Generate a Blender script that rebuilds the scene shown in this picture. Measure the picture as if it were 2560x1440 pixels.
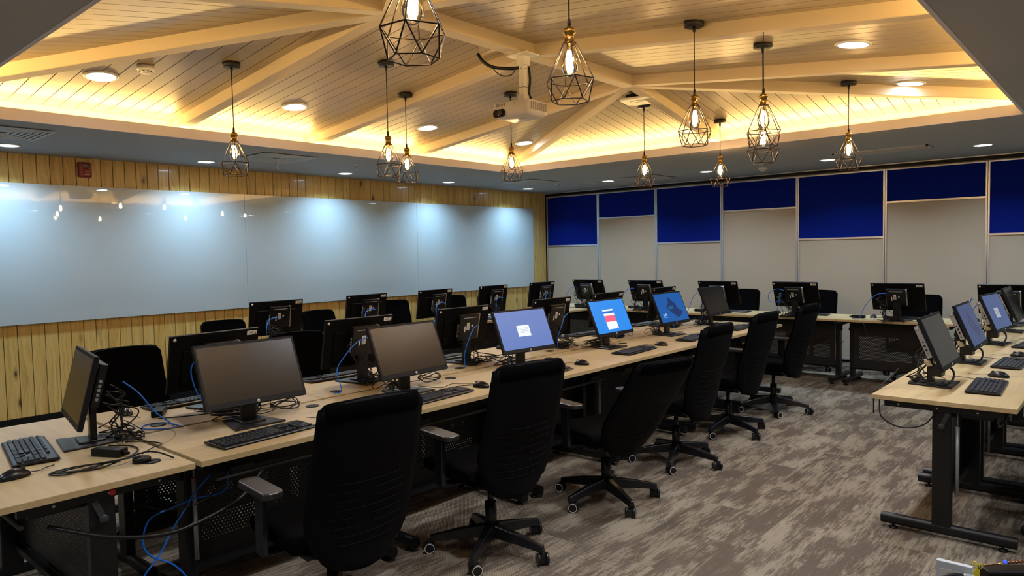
import bpy, math, random
from mathutils import Vector, Matrix
R = math.radians
random.seed(7)
sc = bpy.context.scene
COL = sc.collection
for o in list(bpy.data.objects): bpy.data.objects.remove(o)

# ------------------------------------------------------------------ camera, world, exposure
cam_d = bpy.data.cameras.new('camera'); cam = bpy.data.objects.new('camera', cam_d); COL.objects.link(cam)
YAW, PITCH, ROLL = R(41.317), R(-2.869), R(-1.137)
fw = Vector((-math.sin(YAW)*math.cos(PITCH), math.cos(YAW)*math.cos(PITCH), math.sin(PITCH)))
rt = Vector((math.cos(YAW), math.sin(YAW), 0)); up = rt.cross(fw)
rt2 = math.cos(ROLL)*rt + math.sin(ROLL)*up; up2 = -math.sin(ROLL)*rt + math.cos(ROLL)*up
cam.matrix_world = Matrix((rt2, up2, -fw)).transposed().to_4x4()
cam.location = (0, 0, 1.55)
cam_d.sensor_width = 36; cam_d.lens = 36*1787/2560; cam_d.clip_start = .05
sc.camera = cam
w = bpy.data.worlds.new('world'); sc.world = w; w.use_nodes = True
w.node_tree.nodes['Background'].inputs[0].default_value = (.6, .7, 1, 1)
w.node_tree.nodes['Background'].inputs[1].default_value = .01
sc.view_settings.view_transform = 'Standard'; sc.view_settings.look = 'None'
sc.view_settings.gamma = 1; sc.view_settings.use_curve_mapping = False
sc.view_settings.exposure = 0.62

COVE_W = 5.2      # watts per metre of cove strip
DOWN_W = 8.5       # watts per downlight
BULB_W = 2.6
COOL = (.46, .75, 1.0)
COVE_COL = (1.0, .65, .22)
BULB_COL = (1.0, .62, .28)

# room measures
XW, YB, ZC = -7.97, 10.02, 2.574          # left wall, back wall, soffit height
RX0, RX1, RY0, RY1 = -6.13, -.72, 1.10, 7.07   # recess
XC, H1, H2 = -3.425, 2.83, 5.53           # ridge
EX0, EX1, EY0, EY1 = -6.35, -.50, .88, 7.29    # eaves of the vault
ZR, ZE = 3.08, 2.75
def zs(x, y):
    z = ZR-(ZR-ZE)*abs(x-XC)/(XC-EX0)
    if y > H2: z = min(z, ZR-(ZR-ZE)*(y-H2)/(EY1-H2))
    if y < H1: z = min(z, ZR-(ZR-ZE)*(H1-y)/(H1-EY0))
    return z

def area(name, loc, rot, sx, sy, power, col, shape='RECTANGLE', spread=180):
    d = bpy.data.lights.new(name, 'AREA'); d.shape = shape; d.size = sx
    if shape == 'RECTANGLE': d.size_y = sy
    d.energy = power; d.color = col; d.spread = R(spread)
    o = bpy.data.objects.new(name, d); COL.objects.link(o); o.location = loc; o.rotation_euler = rot
    return o
# cove strips hidden behind the lip of the recess
for nm, lo, ro, ln in (('cove_light', (EX0+.04, (EY0+EY1)/2, 2.652), (0, R(180+42), 0), EY1-EY0-.3),
                       ('cove_light', (EX1-.04, (EY0+EY1)/2, 2.652), (0, R(180-42), 0), EY1-EY0-.3)):
    area(nm, lo, ro, .03, ln, COVE_W*ln, COVE_COL)
for nm, lo, ro, ln in (('cove_light', ((EX0+EX1)/2, EY0+.04, 2.652), (R(180-42), 0, 0), EX1-EX0-.3),
                       ('cove_light', ((EX0+EX1)/2, EY1-.04, 2.652), (R(180+42), 0, 0), EX1-EX0-.3)):
    area(nm, lo, ro, ln, .03, COVE_W*ln, COVE_COL)

# ------------------------------------------------------------------ materials
MATS = {}
def mat(name, col=(.5, .5, .5), rough=.5, metal=0, coat=0, spec=.5, emit=None, es=1, noise=0, nscale=(30, 30, 30), bump=0, sheen=0):
    if name in MATS: return MATS[name]
    m = bpy.data.materials.new(name); m.use_nodes = True; nt = m.node_tree; b = nt.nodes['Principled BSDF']
    b.inputs['Base Color'].default_value = (*col, 1); b.inputs['Roughness'].default_value = rough
    b.inputs['Metallic'].default_value = metal; b.inputs['Coat Weight'].default_value = coat
    b.inputs['Specular IOR Level'].default_value = spec; b.inputs['Coat Roughness'].default_value = .05
    if sheen: b.inputs['Sheen Weight'].default_value = sheen
    if emit: b.inputs['Emission Color'].default_value = (*emit, 1); b.inputs['Emission Strength'].default_value = es
    if noise or bump:
        tc = nt.nodes.new('ShaderNodeTexCoord'); mp = nt.nodes.new('ShaderNodeMapping'); mp.inputs['Scale'].default_value = nscale
        n = nt.nodes.new('ShaderNodeTexNoise'); n.inputs['Scale'].default_value = 1; n.inputs['Detail'].default_value = 4
        nt.links.new(tc.outputs['Object'], mp.inputs[0]); nt.links.new(mp.outputs[0], n.inputs[0])
        if noise:
            cr = nt.nodes.new('ShaderNodeMapRange'); cr.inputs[3].default_value = 1-noise; cr.inputs[4].default_value = 1+noise
            mx = nt.nodes.new('ShaderNodeVectorMath'); mx.operation = 'SCALE'; mx.inputs[0].default_value = col
            nt.links.new(n.outputs[0], cr.inputs[0]); nt.links.new(cr.outputs[0], mx.inputs['Scale']); nt.links.new(mx.outputs[0], b.inputs['Base Color'])
        if bump:
            bp = nt.nodes.new('ShaderNodeBump'); bp.inputs['Strength'].default_value = bump; bp.inputs['Distance'].default_value = .002
            nt.links.new(n.outputs[0], bp.inputs['Height']); nt.links.new(bp.outputs[0], b.inputs['Normal'])
    MATS[name] = m
    return m
class N:                                   # tiny node-graph helper
    def __init__(s, m): s.nt = m.node_tree; s.b = s.nt.nodes.get('Principled BSDF')
    def n(s, t, **k):
        x = s.nt.nodes.new('ShaderNode'+t)
        for a, v in k.items(): setattr(x, a, v)
        return x
    def l(s, a, b): s.nt.links.new(a, b)
    def m(s, op, a, b=None, c=None):
        x = s.n('Math', operation=op)
        for i, v in enumerate((a, b, c)):
            if v is None: continue
            if isinstance(v, (int, float)): x.inputs[i].default_value = v
            else: s.l(v, x.inputs[i])
        return x.outputs[0]
    def ramp(s, fac, stops, interp='LINEAR'):
        x = s.n('ValToRGB'); x.color_ramp.interpolation = interp
        while len(x.color_ramp.elements) < len(stops): x.color_ramp.elements.new(.5)
        for e, (p, c) in zip(x.color_ramp.elements, stops): e.position = p; e.color = (*c, 1)
        s.l(fac, x.inputs[0]); return x.outputs[0]
    def noise(s, vec, scale, detail=4, rough=.5):
        x = s.n('TexNoise'); x.inputs['Scale'].default_value = scale; x.inputs['Detail'].default_value = detail; x.inputs['Roughness'].default_value = rough
        s.l(vec, x.inputs['Vector']); return x.outputs[0]
    def mapping(s, vec, sc_=(1, 1, 1), loc=(0, 0, 0)):
        x = s.n('Mapping'); x.inputs['Scale'].default_value = sc_; x.inputs['Location'].default_value = loc
        s.l(vec, x.inputs[0]); return x.outputs[0]
    def mix(s, fac, a, b, blend='MIX'):
        x = s.n('Mix', data_type='RGBA', blend_type=blend)
        for i, v in ((0, fac), (6, a), (7, b)):
            if isinstance(v, (int, float)): x.inputs[i].default_value = v
            elif isinstance(v, tuple): x.inputs[i].default_value = (*v, 1)
            else: s.l(v, x.inputs[i])
        return x.outputs[2]

# pine boards
def pine():
    m = mat('pine_boards', rough=.28, coat=.35); g = N(m)
    geo = g.n('NewGeometry'); tc = g.n('TexCoord'); isl = geo.outputs['Random Per Island']
    off = g.n('CombineXYZ'); g.l(g.m('MULTIPLY', isl, 13.), off.inputs[0]); g.l(g.m('MULTIPLY', isl, 31.), off.inputs[2])
    va = g.n('VectorMath', operation='ADD'); g.l(tc.outputs['Object'], va.inputs[0]); g.l(off.outputs[0], va.inputs[1]); v = va.outputs[0]
    warp = g.noise(g.mapping(v, (3, 3, 1.3)), 1.5, 3)
    gv = g.n('VectorMath', operation='ADD'); g.l(g.mapping(v, (1, 26, .9)), gv.inputs[0])
    sc2 = g.n('VectorMath', operation='SCALE'); cx = g.n('CombineXYZ'); g.l(warp, cx.inputs[1]); g.l(cx.outputs[0], sc2.inputs[0]); sc2.inputs['Scale'].default_value = 5
    g.l(sc2.outputs[0], gv.inputs[1])
    grain = g.noise(gv.outputs[0], 1.6, 6, .6)
    base = g.ramp(grain, [(.25, (.46, .28, .07)), (.5, (.68, .47, .15)), (.8, (.80, .60, .25))])
    tint = g.ramp(isl, [(0, (.80, .74, .66)), (.3, (1, .96, .9)), (.7, (1.0, 1.0, 1.0)), (1, (.92, .80, .62))])
    c = g.mix(1.0, base, tint, 'MULTIPLY')
    vo = g.n('TexVoronoi', feature='F1'); vo.inputs['Scale'].default_value = 1; g.l(g.mapping(v, (5, 8.0, 3.0)), vo.inputs['Vector'])
    kn = g.m('LESS_THAN', g.m('FRACT', g.m('MULTIPLY', vo.outputs['Color'], 7.3)), .42)
    ring = g.ramp(vo.outputs['Distance'], [(0, (1, 1, 1)), (.09, (.95, .95, .95)), (.13, (.4, .4, .4)), (.26, (0, 0, 0))])
    k = g.m('MULTIPLY', kn, ring)
    c = g.mix(k, c, (.07, .03, .012))
    g.l(c, g.b.inputs['Base Color'])
    bp = g.n('Bump'); bp.inputs['Strength'].default_value = .15; bp.inputs['Distance'].default_value = .002; g.l(g.noise(g.mapping(v, (4, 14, 2)), 1.5, 3), bp.inputs['Height']); g.l(bp.outputs[0], g.b.inputs['Normal']); g.l(bp.outputs[0], g.b.inputs['Coat Normal'])
    return m
PINE = pine()
# beech laminate
def beech():
    m = mat('beech_laminate', rough=.42); g = N(m); tc = g.n('TexCoord'); oi = g.n('ObjectInfo')
    cx = g.n('CombineXYZ'); g.l(g.m('MULTIPLY', oi.outputs['Random'], 9.), cx.inputs[0])
    va = g.n('VectorMath', operation='ADD'); g.l(tc.outputs['Object'], va.inputs[0]); g.l(cx.outputs[0], va.inputs[1])
    a = g.noise(g.mapping(va.outputs[0], (22, 1.6, 8)), 1.5, 5, .6); b = g.noise(g.mapping(va.outputs[0], (5, .8, 3)), 1.2, 2)
    c = g.ramp(a, [(.3, (.50, .385, .20)), (.7, (.61, .485, .27))])
    t = g.ramp(b, [(.35, (.90, .87, .82)), (.65, (1.04, 1.0, .98))])
    g.l(g.mix(1.0, c, t, 'MULTIPLY'), g.b.inputs['Base Color'])
    return m
BEECH = beech()
# carpet of long planks
def carpet():
    m = mat('carpet_planks', rough=.95, spec=.15); g = N(m); tc = g.n('TexCoord'); sp = g.n('SeparateXYZ'); g.l(tc.outputs['Object'], sp.inputs[0])
    X, Y = sp.outputs[0], sp.outputs[1]
    ci = g.m('FLOOR', g.m('DIVIDE', X, .25))
    wn = g.n('TexWhiteNoise', noise_dimensions='1D'); g.l(ci, wn.inputs['W'])
    yo = g.m('ADD', Y, g.m('MULTIPLY', g.m('FRACT', g.m('MULTIPLY', ci, .5)), 1.0))
    ri = g.m('FLOOR', yo)
    cc = g.n('CombineXYZ'); g.l(ci, cc.inputs[0]); g.l(ri, cc.inputs[1])
    w2 = g.n('TexWhiteNoise', noise_dimensions='3D'); g.l(cc.outputs[0], w2.inputs['Vector'])
    off = g.n('VectorMath', operation='SCALE'); g.l(w2.outputs['Color'], off.inputs[0]); off.inputs['Scale'].default_value = 3.0
    vv = g.n('VectorMath', operation='ADD'); g.l(tc.outputs['Object'], vv.inputs[0]); g.l(off.outputs[0], vv.inputs[1])
    big = g.noise(g.mapping(vv.outputs[0], (5.0, 1.6, 1)), 1.6, 3, .55)
    str_ = g.noise(g.mapping(vv.outputs[0], (62, 6.5, 1)), 1.0, 6, .8)
    fine = g.noise(g.mapping(tc.outputs['Object'], (90, 60, 1)), 3.0, 3, .7)
    s = g.m('ADD', g.m('MULTIPLY', big, .55), g.m('ADD', g.m('MULTIPLY', str_, .62), g.m('MULTIPLY', fine, .30)))
    fac = g.ramp(s, [(.0, (0, 0, 0)), (.69, (0, 0, 0)), (.765, (1, 1, 1))])
    light = g.mix(w2.outputs['Value'], (.26, .215, .158), (.31, .262, .198))
    dark = g.mix(w2.outputs['Value'], (.105, .080, .060), (.142, .110, .085))
    c = g.mix(fac, light, dark)
    # woven ribs
    wv = g.n('TexWave', wave_type='BANDS', bands_direction='DIAGONAL'); wv.inputs['Scale'].default_value = 55; g.l(tc.outputs['Object'], wv.inputs[0])
    rb = g.n('MapRange'); rb.inputs[3].default_value = .84; rb.inputs[4].default_value = 1.12; g.l(wv.outputs['Fac'], rb.inputs[0])
    sc_ = g.n('VectorMath', operation='SCALE'); g.l(c, sc_.inputs[0]); g.l(rb.outputs[0], sc_.inputs['Scale'])
    g.l(sc_.outputs[0], g.b.inputs['Base Color'])
    bp = g.n('Bump'); bp.inputs['Strength'].default_value = .5; bp.inputs['Distance'].default_value = .003
    g.l(wv.outputs['Fac'], bp.inputs['Height']); g.l(bp.outputs[0], g.b.inputs['Normal'])
    return m
CARPET = carpet()
def perforated():
    m = mat('perforated_black_steel', (.012, .012, .014), rough=.45, spec=.4); g = N(m); tc = g.n('TexCoord'); sp = g.n('SeparateXYZ'); g.l(tc.outputs['Object'], sp.inputs[0])
    Y, Z = sp.outputs[1], sp.outputs[2]; P, Q = .0168, .0145
    def dots(oy, oz):
        a = g.m('SUBTRACT', g.m('FRACT', g.m('ADD', g.m('DIVIDE', Y, P), 50+oy)), .5)
        b = g.m('SUBTRACT', g.m('FRACT', g.m('ADD', g.m('DIVIDE', Z, Q*2), 50+oz)), .5)
        a = g.m('MULTIPLY', a, P); b = g.m('MULTIPLY', b, Q*2)
        return g.m('LESS_THAN', g.m('SQRT', g.m('ADD', g.m('MULTIPLY', a, a), g.m('MULTIPLY', b, b))), .0036)
    d = g.m('MAXIMUM', dots(0, 0), dots(.5, .5))
    msk = g.m('MULTIPLY', g.m('LESS_THAN', g.m('ABSOLUTE', Y), .36), g.m('LESS_THAN', g.m('ABSOLUTE', g.m('SUBTRACT', Z, .40)), .135))
    f = g.m('MULTIPLY', d, msk)
    tr = g.n('BsdfTransparent'); mx = g.n('MixShader'); g.l(f, mx.inputs[0]); g.l(g.b.outputs[0], mx.inputs[1]); g.l(tr.outputs[0], mx.inputs[2])
    g.l(mx.outputs[0], g.nt.nodes['Material Output'].inputs[0])
    return m
PERF = perforated()
def clear_glass(name, col, tint=.93):
    m = mat(name, rough=.02); g = N(m)
    tr = g.n('BsdfTransparent'); tr.inputs[0].default_value = (*col, 1); gl = g.n('BsdfGlossy'); gl.inputs['Roughness'].default_value = .03
    fr = g.n('Fresnel'); fr.inputs[0].default_value = 1.35; mx = g.n('MixShader'); g.l(fr.outputs[0], mx.inputs[0]); g.l(tr.outputs[0], mx.inputs[1]); g.l(gl.outputs[0], mx.inputs[2])
    g.l(mx.outputs[0], g.nt.nodes['Material Output'].inputs[0]); return m
BULBGLASS = clear_glass('bulb_glass', (1, .93, .80))
LENS = clear_glass('clear_plastic_lens', (.9, .9, .9))
BLACK = mat('black_plastic', (.005, .005, .006), rough=.42, spec=.22)
BLACKS = mat('satin_black_plastic', (.008, .008, .010), rough=.30, spec=.45)
STEEL = mat('black_steel', (.006, .006, .007), rough=.42, spec=.4)
BEZEL = mat('monitor_bezel', (.012, .012, .015), rough=.48, spec=.18, bump=.1, nscale=(400, 400, 400))
REAR = mat('matt_black_rear_shell', (.0035, .0035, .004), rough=.6, spec=.12)
KEYS = mat('keycap_plastic', (.020, .022, .027), rough=.38, spec=.5)
FABRIC = mat('black_fabric', (.002, .002, .0023), rough=.9, spec=.04, bump=.3, nscale=(500, 500, 500))
SHELL = mat('black_chair_shell', (.0028, .0028, .004), rough=.65, spec=.10)
ARM = mat('armrest_pad', (.022, .019, .020), rough=.33, spec=.6)
CABLE = mat('black_cable', (.006, .006, .007), rough=.4, spec=.4)
BLUE = mat('blue_cable', (.008, .17, .80), rough=.35)
WHITE = mat('white_plastic', (.72, .70, .66), rough=.4)
GREYP = mat('grey_connector', (.35, .38, .40), rough=.35)
PAPER = mat('white_label', (.85, .84, .80), rough=.6)
INK = mat('label_ink', (.05, .05, .05), rough=.6)
SILVER = mat('brushed_silver', (.45, .45, .47), rough=.35, metal=.5)
CHROME = mat('chrome', (.6, .6, .6), rough=.18, metal=1)
ALU = mat('aluminium_profile', (.62, .63, .66), rough=.3, metal=.7)
BRASS = mat('aged_brass', (.50, .29, .07), rough=.28, metal=1)
WIRE = mat('bronze_black_wire', (.030, .022, .018), rough=.35, metal=.6)
CANOPY = mat('matt_black_metal', (.005, .0045, .004), rough=.5)
SOFFIT = mat('grey_painted_soffit', (.375, .38, .395), rough=.75, noise=.03, nscale=(3, 3, 3))
LIPM = mat('cream_painted_lip', (.74, .70, .74), rough=.6)
PLANKM = mat('painted_ceiling_planks', (.46, .365, .235), rough=.34, noise=.05, nscale=(3, 3, 3))
BEAMM = mat('cream_beam_paint', (.63, .515, .36), rough=.5)
GROOVE = mat('dark_backing', (.03, .02, .012), rough=.9)
BLUEF = mat('navy_blue_fabric', (.0030, .014, .215), rough=.95, spec=.1, noise=.08, nscale=(200, 200, 200))
BEIGEF = mat('taupe_panel_fabric', (.52, .43, .33), rough=.95, spec=.1, noise=.07, nscale=(150, 150, 300), bump=.2)
WB = mat('glass_whiteboard', (.54, .62, .65), rough=.35, coat=1)
WB.node_tree.nodes['Principled BSDF'].inputs['Coat IOR'].default_value = 1.7
WB.node_tree.nodes['Principled BSDF'].inputs['Coat Roughness'].default_value = .012
RED = mat('red_alarm_plastic', (.26, .012, .010), rough=.3)
REDP = mat('red_dot', (.75, .03, .02), rough=.4)
OFFW = mat('off_white_wall', (.45, .43, .40), rough=.8)
VENT = mat('grey_vent', (.5, .5, .5), rough=.5)
DARK = mat('dark_void', (.01, .01, .01), rough=.9)
YEL = mat('yellow_plastic', (.92, .78, .02), rough=.45)
COPPER = mat('copper_rod', (.45, .22, .10), rough=.25, metal=.9)
LEDW = mat('downlight_lens', (.9, .95, 1), rough=.5, emit=(.72, .86, 1.0), es=14)
COVE_E = mat('cove_led', (1, .8, .4), emit=COVE_COL, es=6)
FIL = mat('hot_filament', (1, .7, .3), emit=(1, .66, .30), es=130)
LEDG = mat('green_indicator', (.2, .9, .7), emit=(.3, 1, .7), es=1.2)
BLUEG = mat('blue_gem', (.02, .08, .8), rough=.15, emit=(.05, .15, 1), es=.5)
def screen_off(name, col, rough):
    return mat(name, col, rough=rough, spec=.42, coat=.0, bump=.08, nscale=(900, 900, 900))
SCR = screen_off('dark_matt_screen', (.013, .012, .012), .22)
def lit(name, c, s): return mat(name, (.01, .01, .01), rough=.35, emit=c, es=s)

# ------------------------------------------------------------------ mesh helper
class MB:
    def __init__(s): s.v = []; s.f = []; s.sm = []
    def add(s, vs, fs, M=None, smooth=False):
        o = len(s.v)
        s.v += [tuple((M @ Vector(v)) if M else v) for v in vs]
        s.f += [tuple(i+o for i in f) for f in fs]; s.sm += [smooth]*len(fs); return s
    def box(s, c, d, M=None):
        x, y, z = c; a, b, e = d[0]/2, d[1]/2, d[2]/2
        vs = [(x+i*a, y+j*b, z+k*e) for i in (-1, 1) for j in (-1, 1) for k in (-1, 1)]
        return s.add(vs, [(0, 1, 3, 2), (4, 6, 7, 5), (0, 4, 5, 1), (2, 3, 7, 6), (0, 2, 6, 4), (1, 5, 7, 3)], M)
    def cyl(s, p0, p1, r0, r1=None, n=16, smooth=True, cap=True):
        return s.tube([p0, p1], [r0, r0 if r1 is None else r1], n, smooth, cap)
    def tube(s, pts, r, n=8, smooth=True, cap=True, closed=False):
        pts = [Vector(p) for p in pts]; m = len(pts); rs = r if isinstance(r, (list, tuple)) else [r]*m
        vs = []; prev = None
        for i, p in enumerate(pts):
            a = pts[i-1] if (i > 0 or closed) else p; b = pts[(i+1) % m] if (i < m-1 or closed) else p
            t = (b-a).normalized() if (b-a).length > 1e-9 else Vector((0, 0, 1))
            if prev is None: u = t.orthogonal().normalized()
            else:
                u = prev-t*prev.dot(t); u = u.normalized() if u.length > 1e-6 else t.orthogonal().normalized()
            prev = u; v = t.cross(u)
            vs += [tuple(p+(u*math.cos(2*math.pi*k/n)+v*math.sin(2*math.pi*k/n))*rs[i]) for k in range(n)]
        fs = []
        for i in range(m if closed else m-1):
            j = (i+1) % m
            fs += [(i*n+k, i*n+(k+1) % n, j*n+(k+1) % n, j*n+k) for k in range(n)]
        s.add(vs, fs, None, smooth)
        if cap and not closed:
            o = len(s.v)-len(vs)
            s.f += [tuple(o+k for k in reversed(range(n))), tuple(o+(m-1)*n+k for k in range(n))]; s.sm += [False, False]
        return s
    def lathe(s, prof, c=(0, 0, 0), n=24, smooth=True, M=None):
        vs = [(c[0]+r*math.cos(2*math.pi*k/n), c[1]+r*math.sin(2*math.pi*k/n), c[2]+z) for r, z in prof for k in range(n)]
        fs = [(i*n+k, i*n+(k+1) % n, (i+1)*n+(k+1) % n, (i+1)*n+k) for i in range(len(prof)-1) for k in range(n)]
        fs += [tuple(reversed(range(n))), tuple((len(prof)-1)*n+k for k in range(n))]
        return s.add(vs, fs, M, smooth)
    def prism(s, poly, z0, z1, M=None, smooth=False):
        n = len(poly); vs = [(x, y, z0) for x, y in poly]+[(x, y, z1) for x, y in poly]
        fs = [tuple(reversed(range(n))), tuple(range(n, 2*n))]+[(k, (k+1) % n, n+(k+1) % n, n+k) for k in range(n)]
        return s.add(vs, fs, M, smooth)
    def grid(s, fn, nu, nv, smooth=True):
        vs = [tuple(fn(i/nu, j/nv)) for j in range(nv+1) for i in range(nu+1)]
        fs = [(j*(nu+1)+i, j*(nu+1)+i+1, (j+1)*(nu+1)+i+1, (j+1)*(nu+1)+i) for j in range(nv) for i in range(nu)]
        return s.add(vs, fs, None, smooth)
    def obj(s, name, m, parent=None, loc=(0, 0, 0), rot=(0, 0, 0), bevel=0, seg=2):
        me = bpy.data.meshes.new(name); me.from_pydata(s.v, [], s.f); me.polygons.foreach_set('use_smooth', s.sm); me.update()
        for mm in (m if isinstance(m, (list, tuple)) else [m]): me.materials.append(mm)
        o = bpy.data.objects.new(name, me); COL.objects.link(o); o.location = loc; o.rotation_euler = rot
        if parent: o.parent = parent
        if bevel:
            b = o.modifiers.new('bevel', 'BEVEL'); b.width = bevel; b.segments = seg; b.limit_method = 'ANGLE'; b.angle_limit = R(40)
        return o
def tag(o, label, cat, group=None):
    o['label'] = label; o['category'] = cat
    if group: o['group'] = group
    return o
def empty(name, loc=(0, 0, 0), rz=0):
    o = bpy.data.objects.new(name, None); COL.objects.link(o); o.location = loc; o.rotation_euler = (0, 0, R(rz)); o.empty_display_size = .1; return o
def struct(o): o['kind'] = 'structure'; return o
def copy_tree(o, parent=None):
    c = o.copy(); COL.objects.link(c)
    if parent: c.parent = parent
    for ch in o.children: copy_tree(ch, c)
    return c
USED = {}
def inst(proto, loc, rz, label, cat, group=None):
    key = proto.name
    c = copy_tree(proto) if USED.get(key) else proto
    USED[key] = True
    c.location = loc; c.rotation_euler = (0, 0, R(rz)); tag(c, label, cat, group); return c
def text(body, size, m, parent, loc, rot, name='lettering', ext=.0003, align='CENTER'):
    cu = bpy.data.curves.new(name, 'FONT'); cu.body = body; cu.size = size; cu.extrude = ext; cu.align_x = align; cu.align_y = 'CENTER'
    cu.materials.append(m); tmp = bpy.data.objects.new(name, cu); COL.objects.link(tmp); bpy.context.view_layer.update(); me = bpy.data.meshes.new_from_object(tmp); bpy.data.objects.remove(tmp); o = bpy.data.objects.new(name, me); COL.objects.link(o); o.location = loc; o.rotation_euler = rot
    if parent: o.parent = parent
    return o
def spline(pts, per=6):                    # Catmull-Rom
    P = [Vector(p) for p in pts]; P = [P[0]*2-P[1]]+P+[P[-1]*2-P[-2]]; out = []
    for i in range(1, len(P)-2):
        for k in range(per):
            t = k/per; a, b, c, d = P[i-1], P[i], P[i+1], P[i+2]
            out.append(.5*((2*b)+(c-a)*t+(2*a-5*b+4*c-d)*t*t+(3*b-a-3*c+d)*t**3))
    out.append(P[-2]); return out
def rrect(w_, h_, r, n=5, cx=0, cy=0):
    p = []
    for sx, sy, a0 in ((1, 1, 0), (-1, 1, 90), (-1, -1, 180), (1, -1, 270)):
        for k in range(n+1):
            a = R(a0+90*k/n); p.append((cx+sx*(w_/2-r)+r*math.cos(a), cy+sy*(h_/2-r)+r*math.sin(a)))
    return p
ORD = ['nearest', 'second', 'third', 'fourth', 'fifth', 'sixth', 'seventh']

# ------------------------------------------------------------------ room shell
X1, Y0 = 2.6, -1.6
b = MB(); b.box(((XW+X1)/2, (YB+Y0)/2, -.03), (X1-XW+.4, YB-Y0+.4, .06)); struct(b.obj('floor', CARPET))
wl = empty('wall_left'); struct(wl)
b = MB(); b.box((XW-.06, (YB+Y0)/2, ZC/2), (.08, YB-Y0+.2, ZC+.1)); b.obj('backing', GROOVE, wl)
b = MB(); pitch = .1133; y = 1.969-.1133*31
while y < YB-.01:
    y1 = min(y+pitch-.005, YB-.004); b.box((XW-.012, (y+y1)/2, (ZC+.066)/2+.0), (.022, y1-y, ZC-.066)); y += pitch
b.obj('pine_cladding', PINE, wl, bevel=.0025, seg=1)
b = MB(); b.box((XW-.002, (YB+Y0)/2, .034), (.03, YB-Y0, .064)); struct(b.obj('baseboard_left', BLACK))
b = MB(); b.box(((XW+X1)/2, YB+.16, ZC/2), (X1-XW+.4, .1, ZC)); struct(b.obj('wall_back', OFFW))
b = MB(); b.box((X1+.05, (YB+Y0)/2, ZC/2), (.1, YB-Y0+.4, ZC)); struct(b.obj('wall_right', OFFW))
b = MB(); b.box(((XW+X1)/2, Y0-.05, ZC/2), (X1-XW+.4, .1, ZC)); struct(b.obj('wall_front', OFFW))
# soffit ring with the recess left open
b = MB(); T = .05
def ring(b, z, t, x0, x1, y0, y1, a0, a1, c0, c1):
    b.box(((x0+a0)/2, (y0+y1)/2, z+t/2), (a0-x0, y1-y0, t)); b.box(((a1+x1)/2, (y0+y1)/2, z+t/2), (x1-a1, y1-y0, t))
    b.box(((a0+a1)/2, (y0+c0)/2, z+t/2), (a1-a0, c0-y0, t)); b.box(((a0+a1)/2, (c1+y1)/2, z+t/2), (a1-a0, y1-c1, t))
ring(b, ZC, .03, XW-.1, X1+.1, Y0-.1, YB+.2, RX0, RX1, RY0, RY1)
ceil = struct(b.obj('ceiling', SOFFIT))
b = MB(); ring(b, ZC-.001, .086, RX0-.018, RX1+.018, RY0-.018, RY1+.018, RX0+.004, RX1-.004, RY0+.004, RY1-.004)
b.obj('cove_lip', LIPM, ceil)
b = MB()
b.box((EX0-.015, (EY0+EY1)/2, 2.69), (.02, EY1-EY0+.04, .17)); b.box((EX1+.015, (EY0+EY1)/2, 2.69), (.02, EY1-EY0+.04, .17))
b.box(((EX0+EX1)/2, EY0-.015, 2.69), (EX1-EX0+.04, .02, .17)); b.box(((EX0+EX1)/2, EY1+.015, 2.69), (EX1-EX0+.04, .02, .17))
b.obj('cove_wall', LIPM, ceil)
# vault planks
b = MB(); PW, GP, TH = .1133, .0065, .014
def quad(b, p):
    top = [(x, y, z+TH) for x, y, z in p]; b.add(list(p)+top, [(0, 1, 2, 3), (7, 6, 5, 4), (0, 4, 5, 1), (1, 5, 6, 2), (2, 6, 7, 3), (3, 7, 4, 0)])
def xh(y):
    if y < H1: return (y-EY0)/(H1-EY0)
    if y > H2: return (EY1-y)/(EY1-H2)
    return 1.
for sx, ex in ((-1, EX0), (1, EX1)):
    y = EY0+.02
    while y < EY1-.02:
        ya, yb = y, min(y+PW-GP, EY1-.01)
        pts = [(ex, ya), (ex+(XC-ex)*xh(ya), ya), (ex+(XC-ex)*xh(yb), yb), (ex, yb)]
        quad(b, [(px, py, ZE+(ZR-ZE)*(px-ex)/(XC-ex)) for px, py in pts]); y += PW
for ey, hy in ((EY0, H1), (EY1, H2)):
    x = EX0+.03
    while x < EX1-.02:
        xa, xb = x, min(x+PW-GP, EX1-.01)
        f = lambda q: min((q-EX0)/(XC-EX0), (EX1-q)/(EX1-XC), 1)
        pts = [(xa, ey), (xa, ey+(hy-ey)*f(xa)), (xb, ey+(hy-ey)*f(xb)), (xb, ey)]
        quad(b, [(px, py, ZE+(ZR-ZE)*(py-ey)/(hy-ey)) for px, py in pts]); x += PW
b.obj('vault_planks', PLANKM, ceil)
b = MB(); E = .018
c4 = [(EX0, EY0, ZE+E), (EX1, EY0, ZE+E), (EX1, EY1, ZE+E), (EX0, EY1, ZE+E)]; h = [(XC, H1, ZR+E), (XC, H2, ZR+E)]
b.add(c4+h, [(0, 1, 4), (1, 2, 5, 4), (2, 3, 5), (3, 0, 4, 5)]); b.obj('vault_backing', GROOVE, ceil)
b = MB(); b.box(((XW+X1)/2, (Y0+YB)/2, 3.25), (X1-XW+.4, YB-Y0+.6, .05)); b.obj('roof_slab', DARK, ceil)
def beam(p, q, w_=.095, drop=.085, name='beam'):
    p, q = Vector((*p, zs(*p)-drop)), Vector((*q, zs(*q)-drop)); d = q-p; n = Vector((-d.y, d.x, 0)).normalized()*w_/2; u = Vector((0, 0, drop+.01))
    vs = [p-n, p+n, q+n, q-n]; b = MB(); b.add([tuple(v) for v in vs]+[tuple(v+u) for v in vs], [(3, 2, 1, 0), (4, 5, 6, 7), (0, 1, 5, 4), (1, 2, 6, 5), (2, 3, 7, 6), (3, 0, 4, 7)])
    return b.obj(name, BEAMM, ceil, bevel=.004, seg=1)
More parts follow.
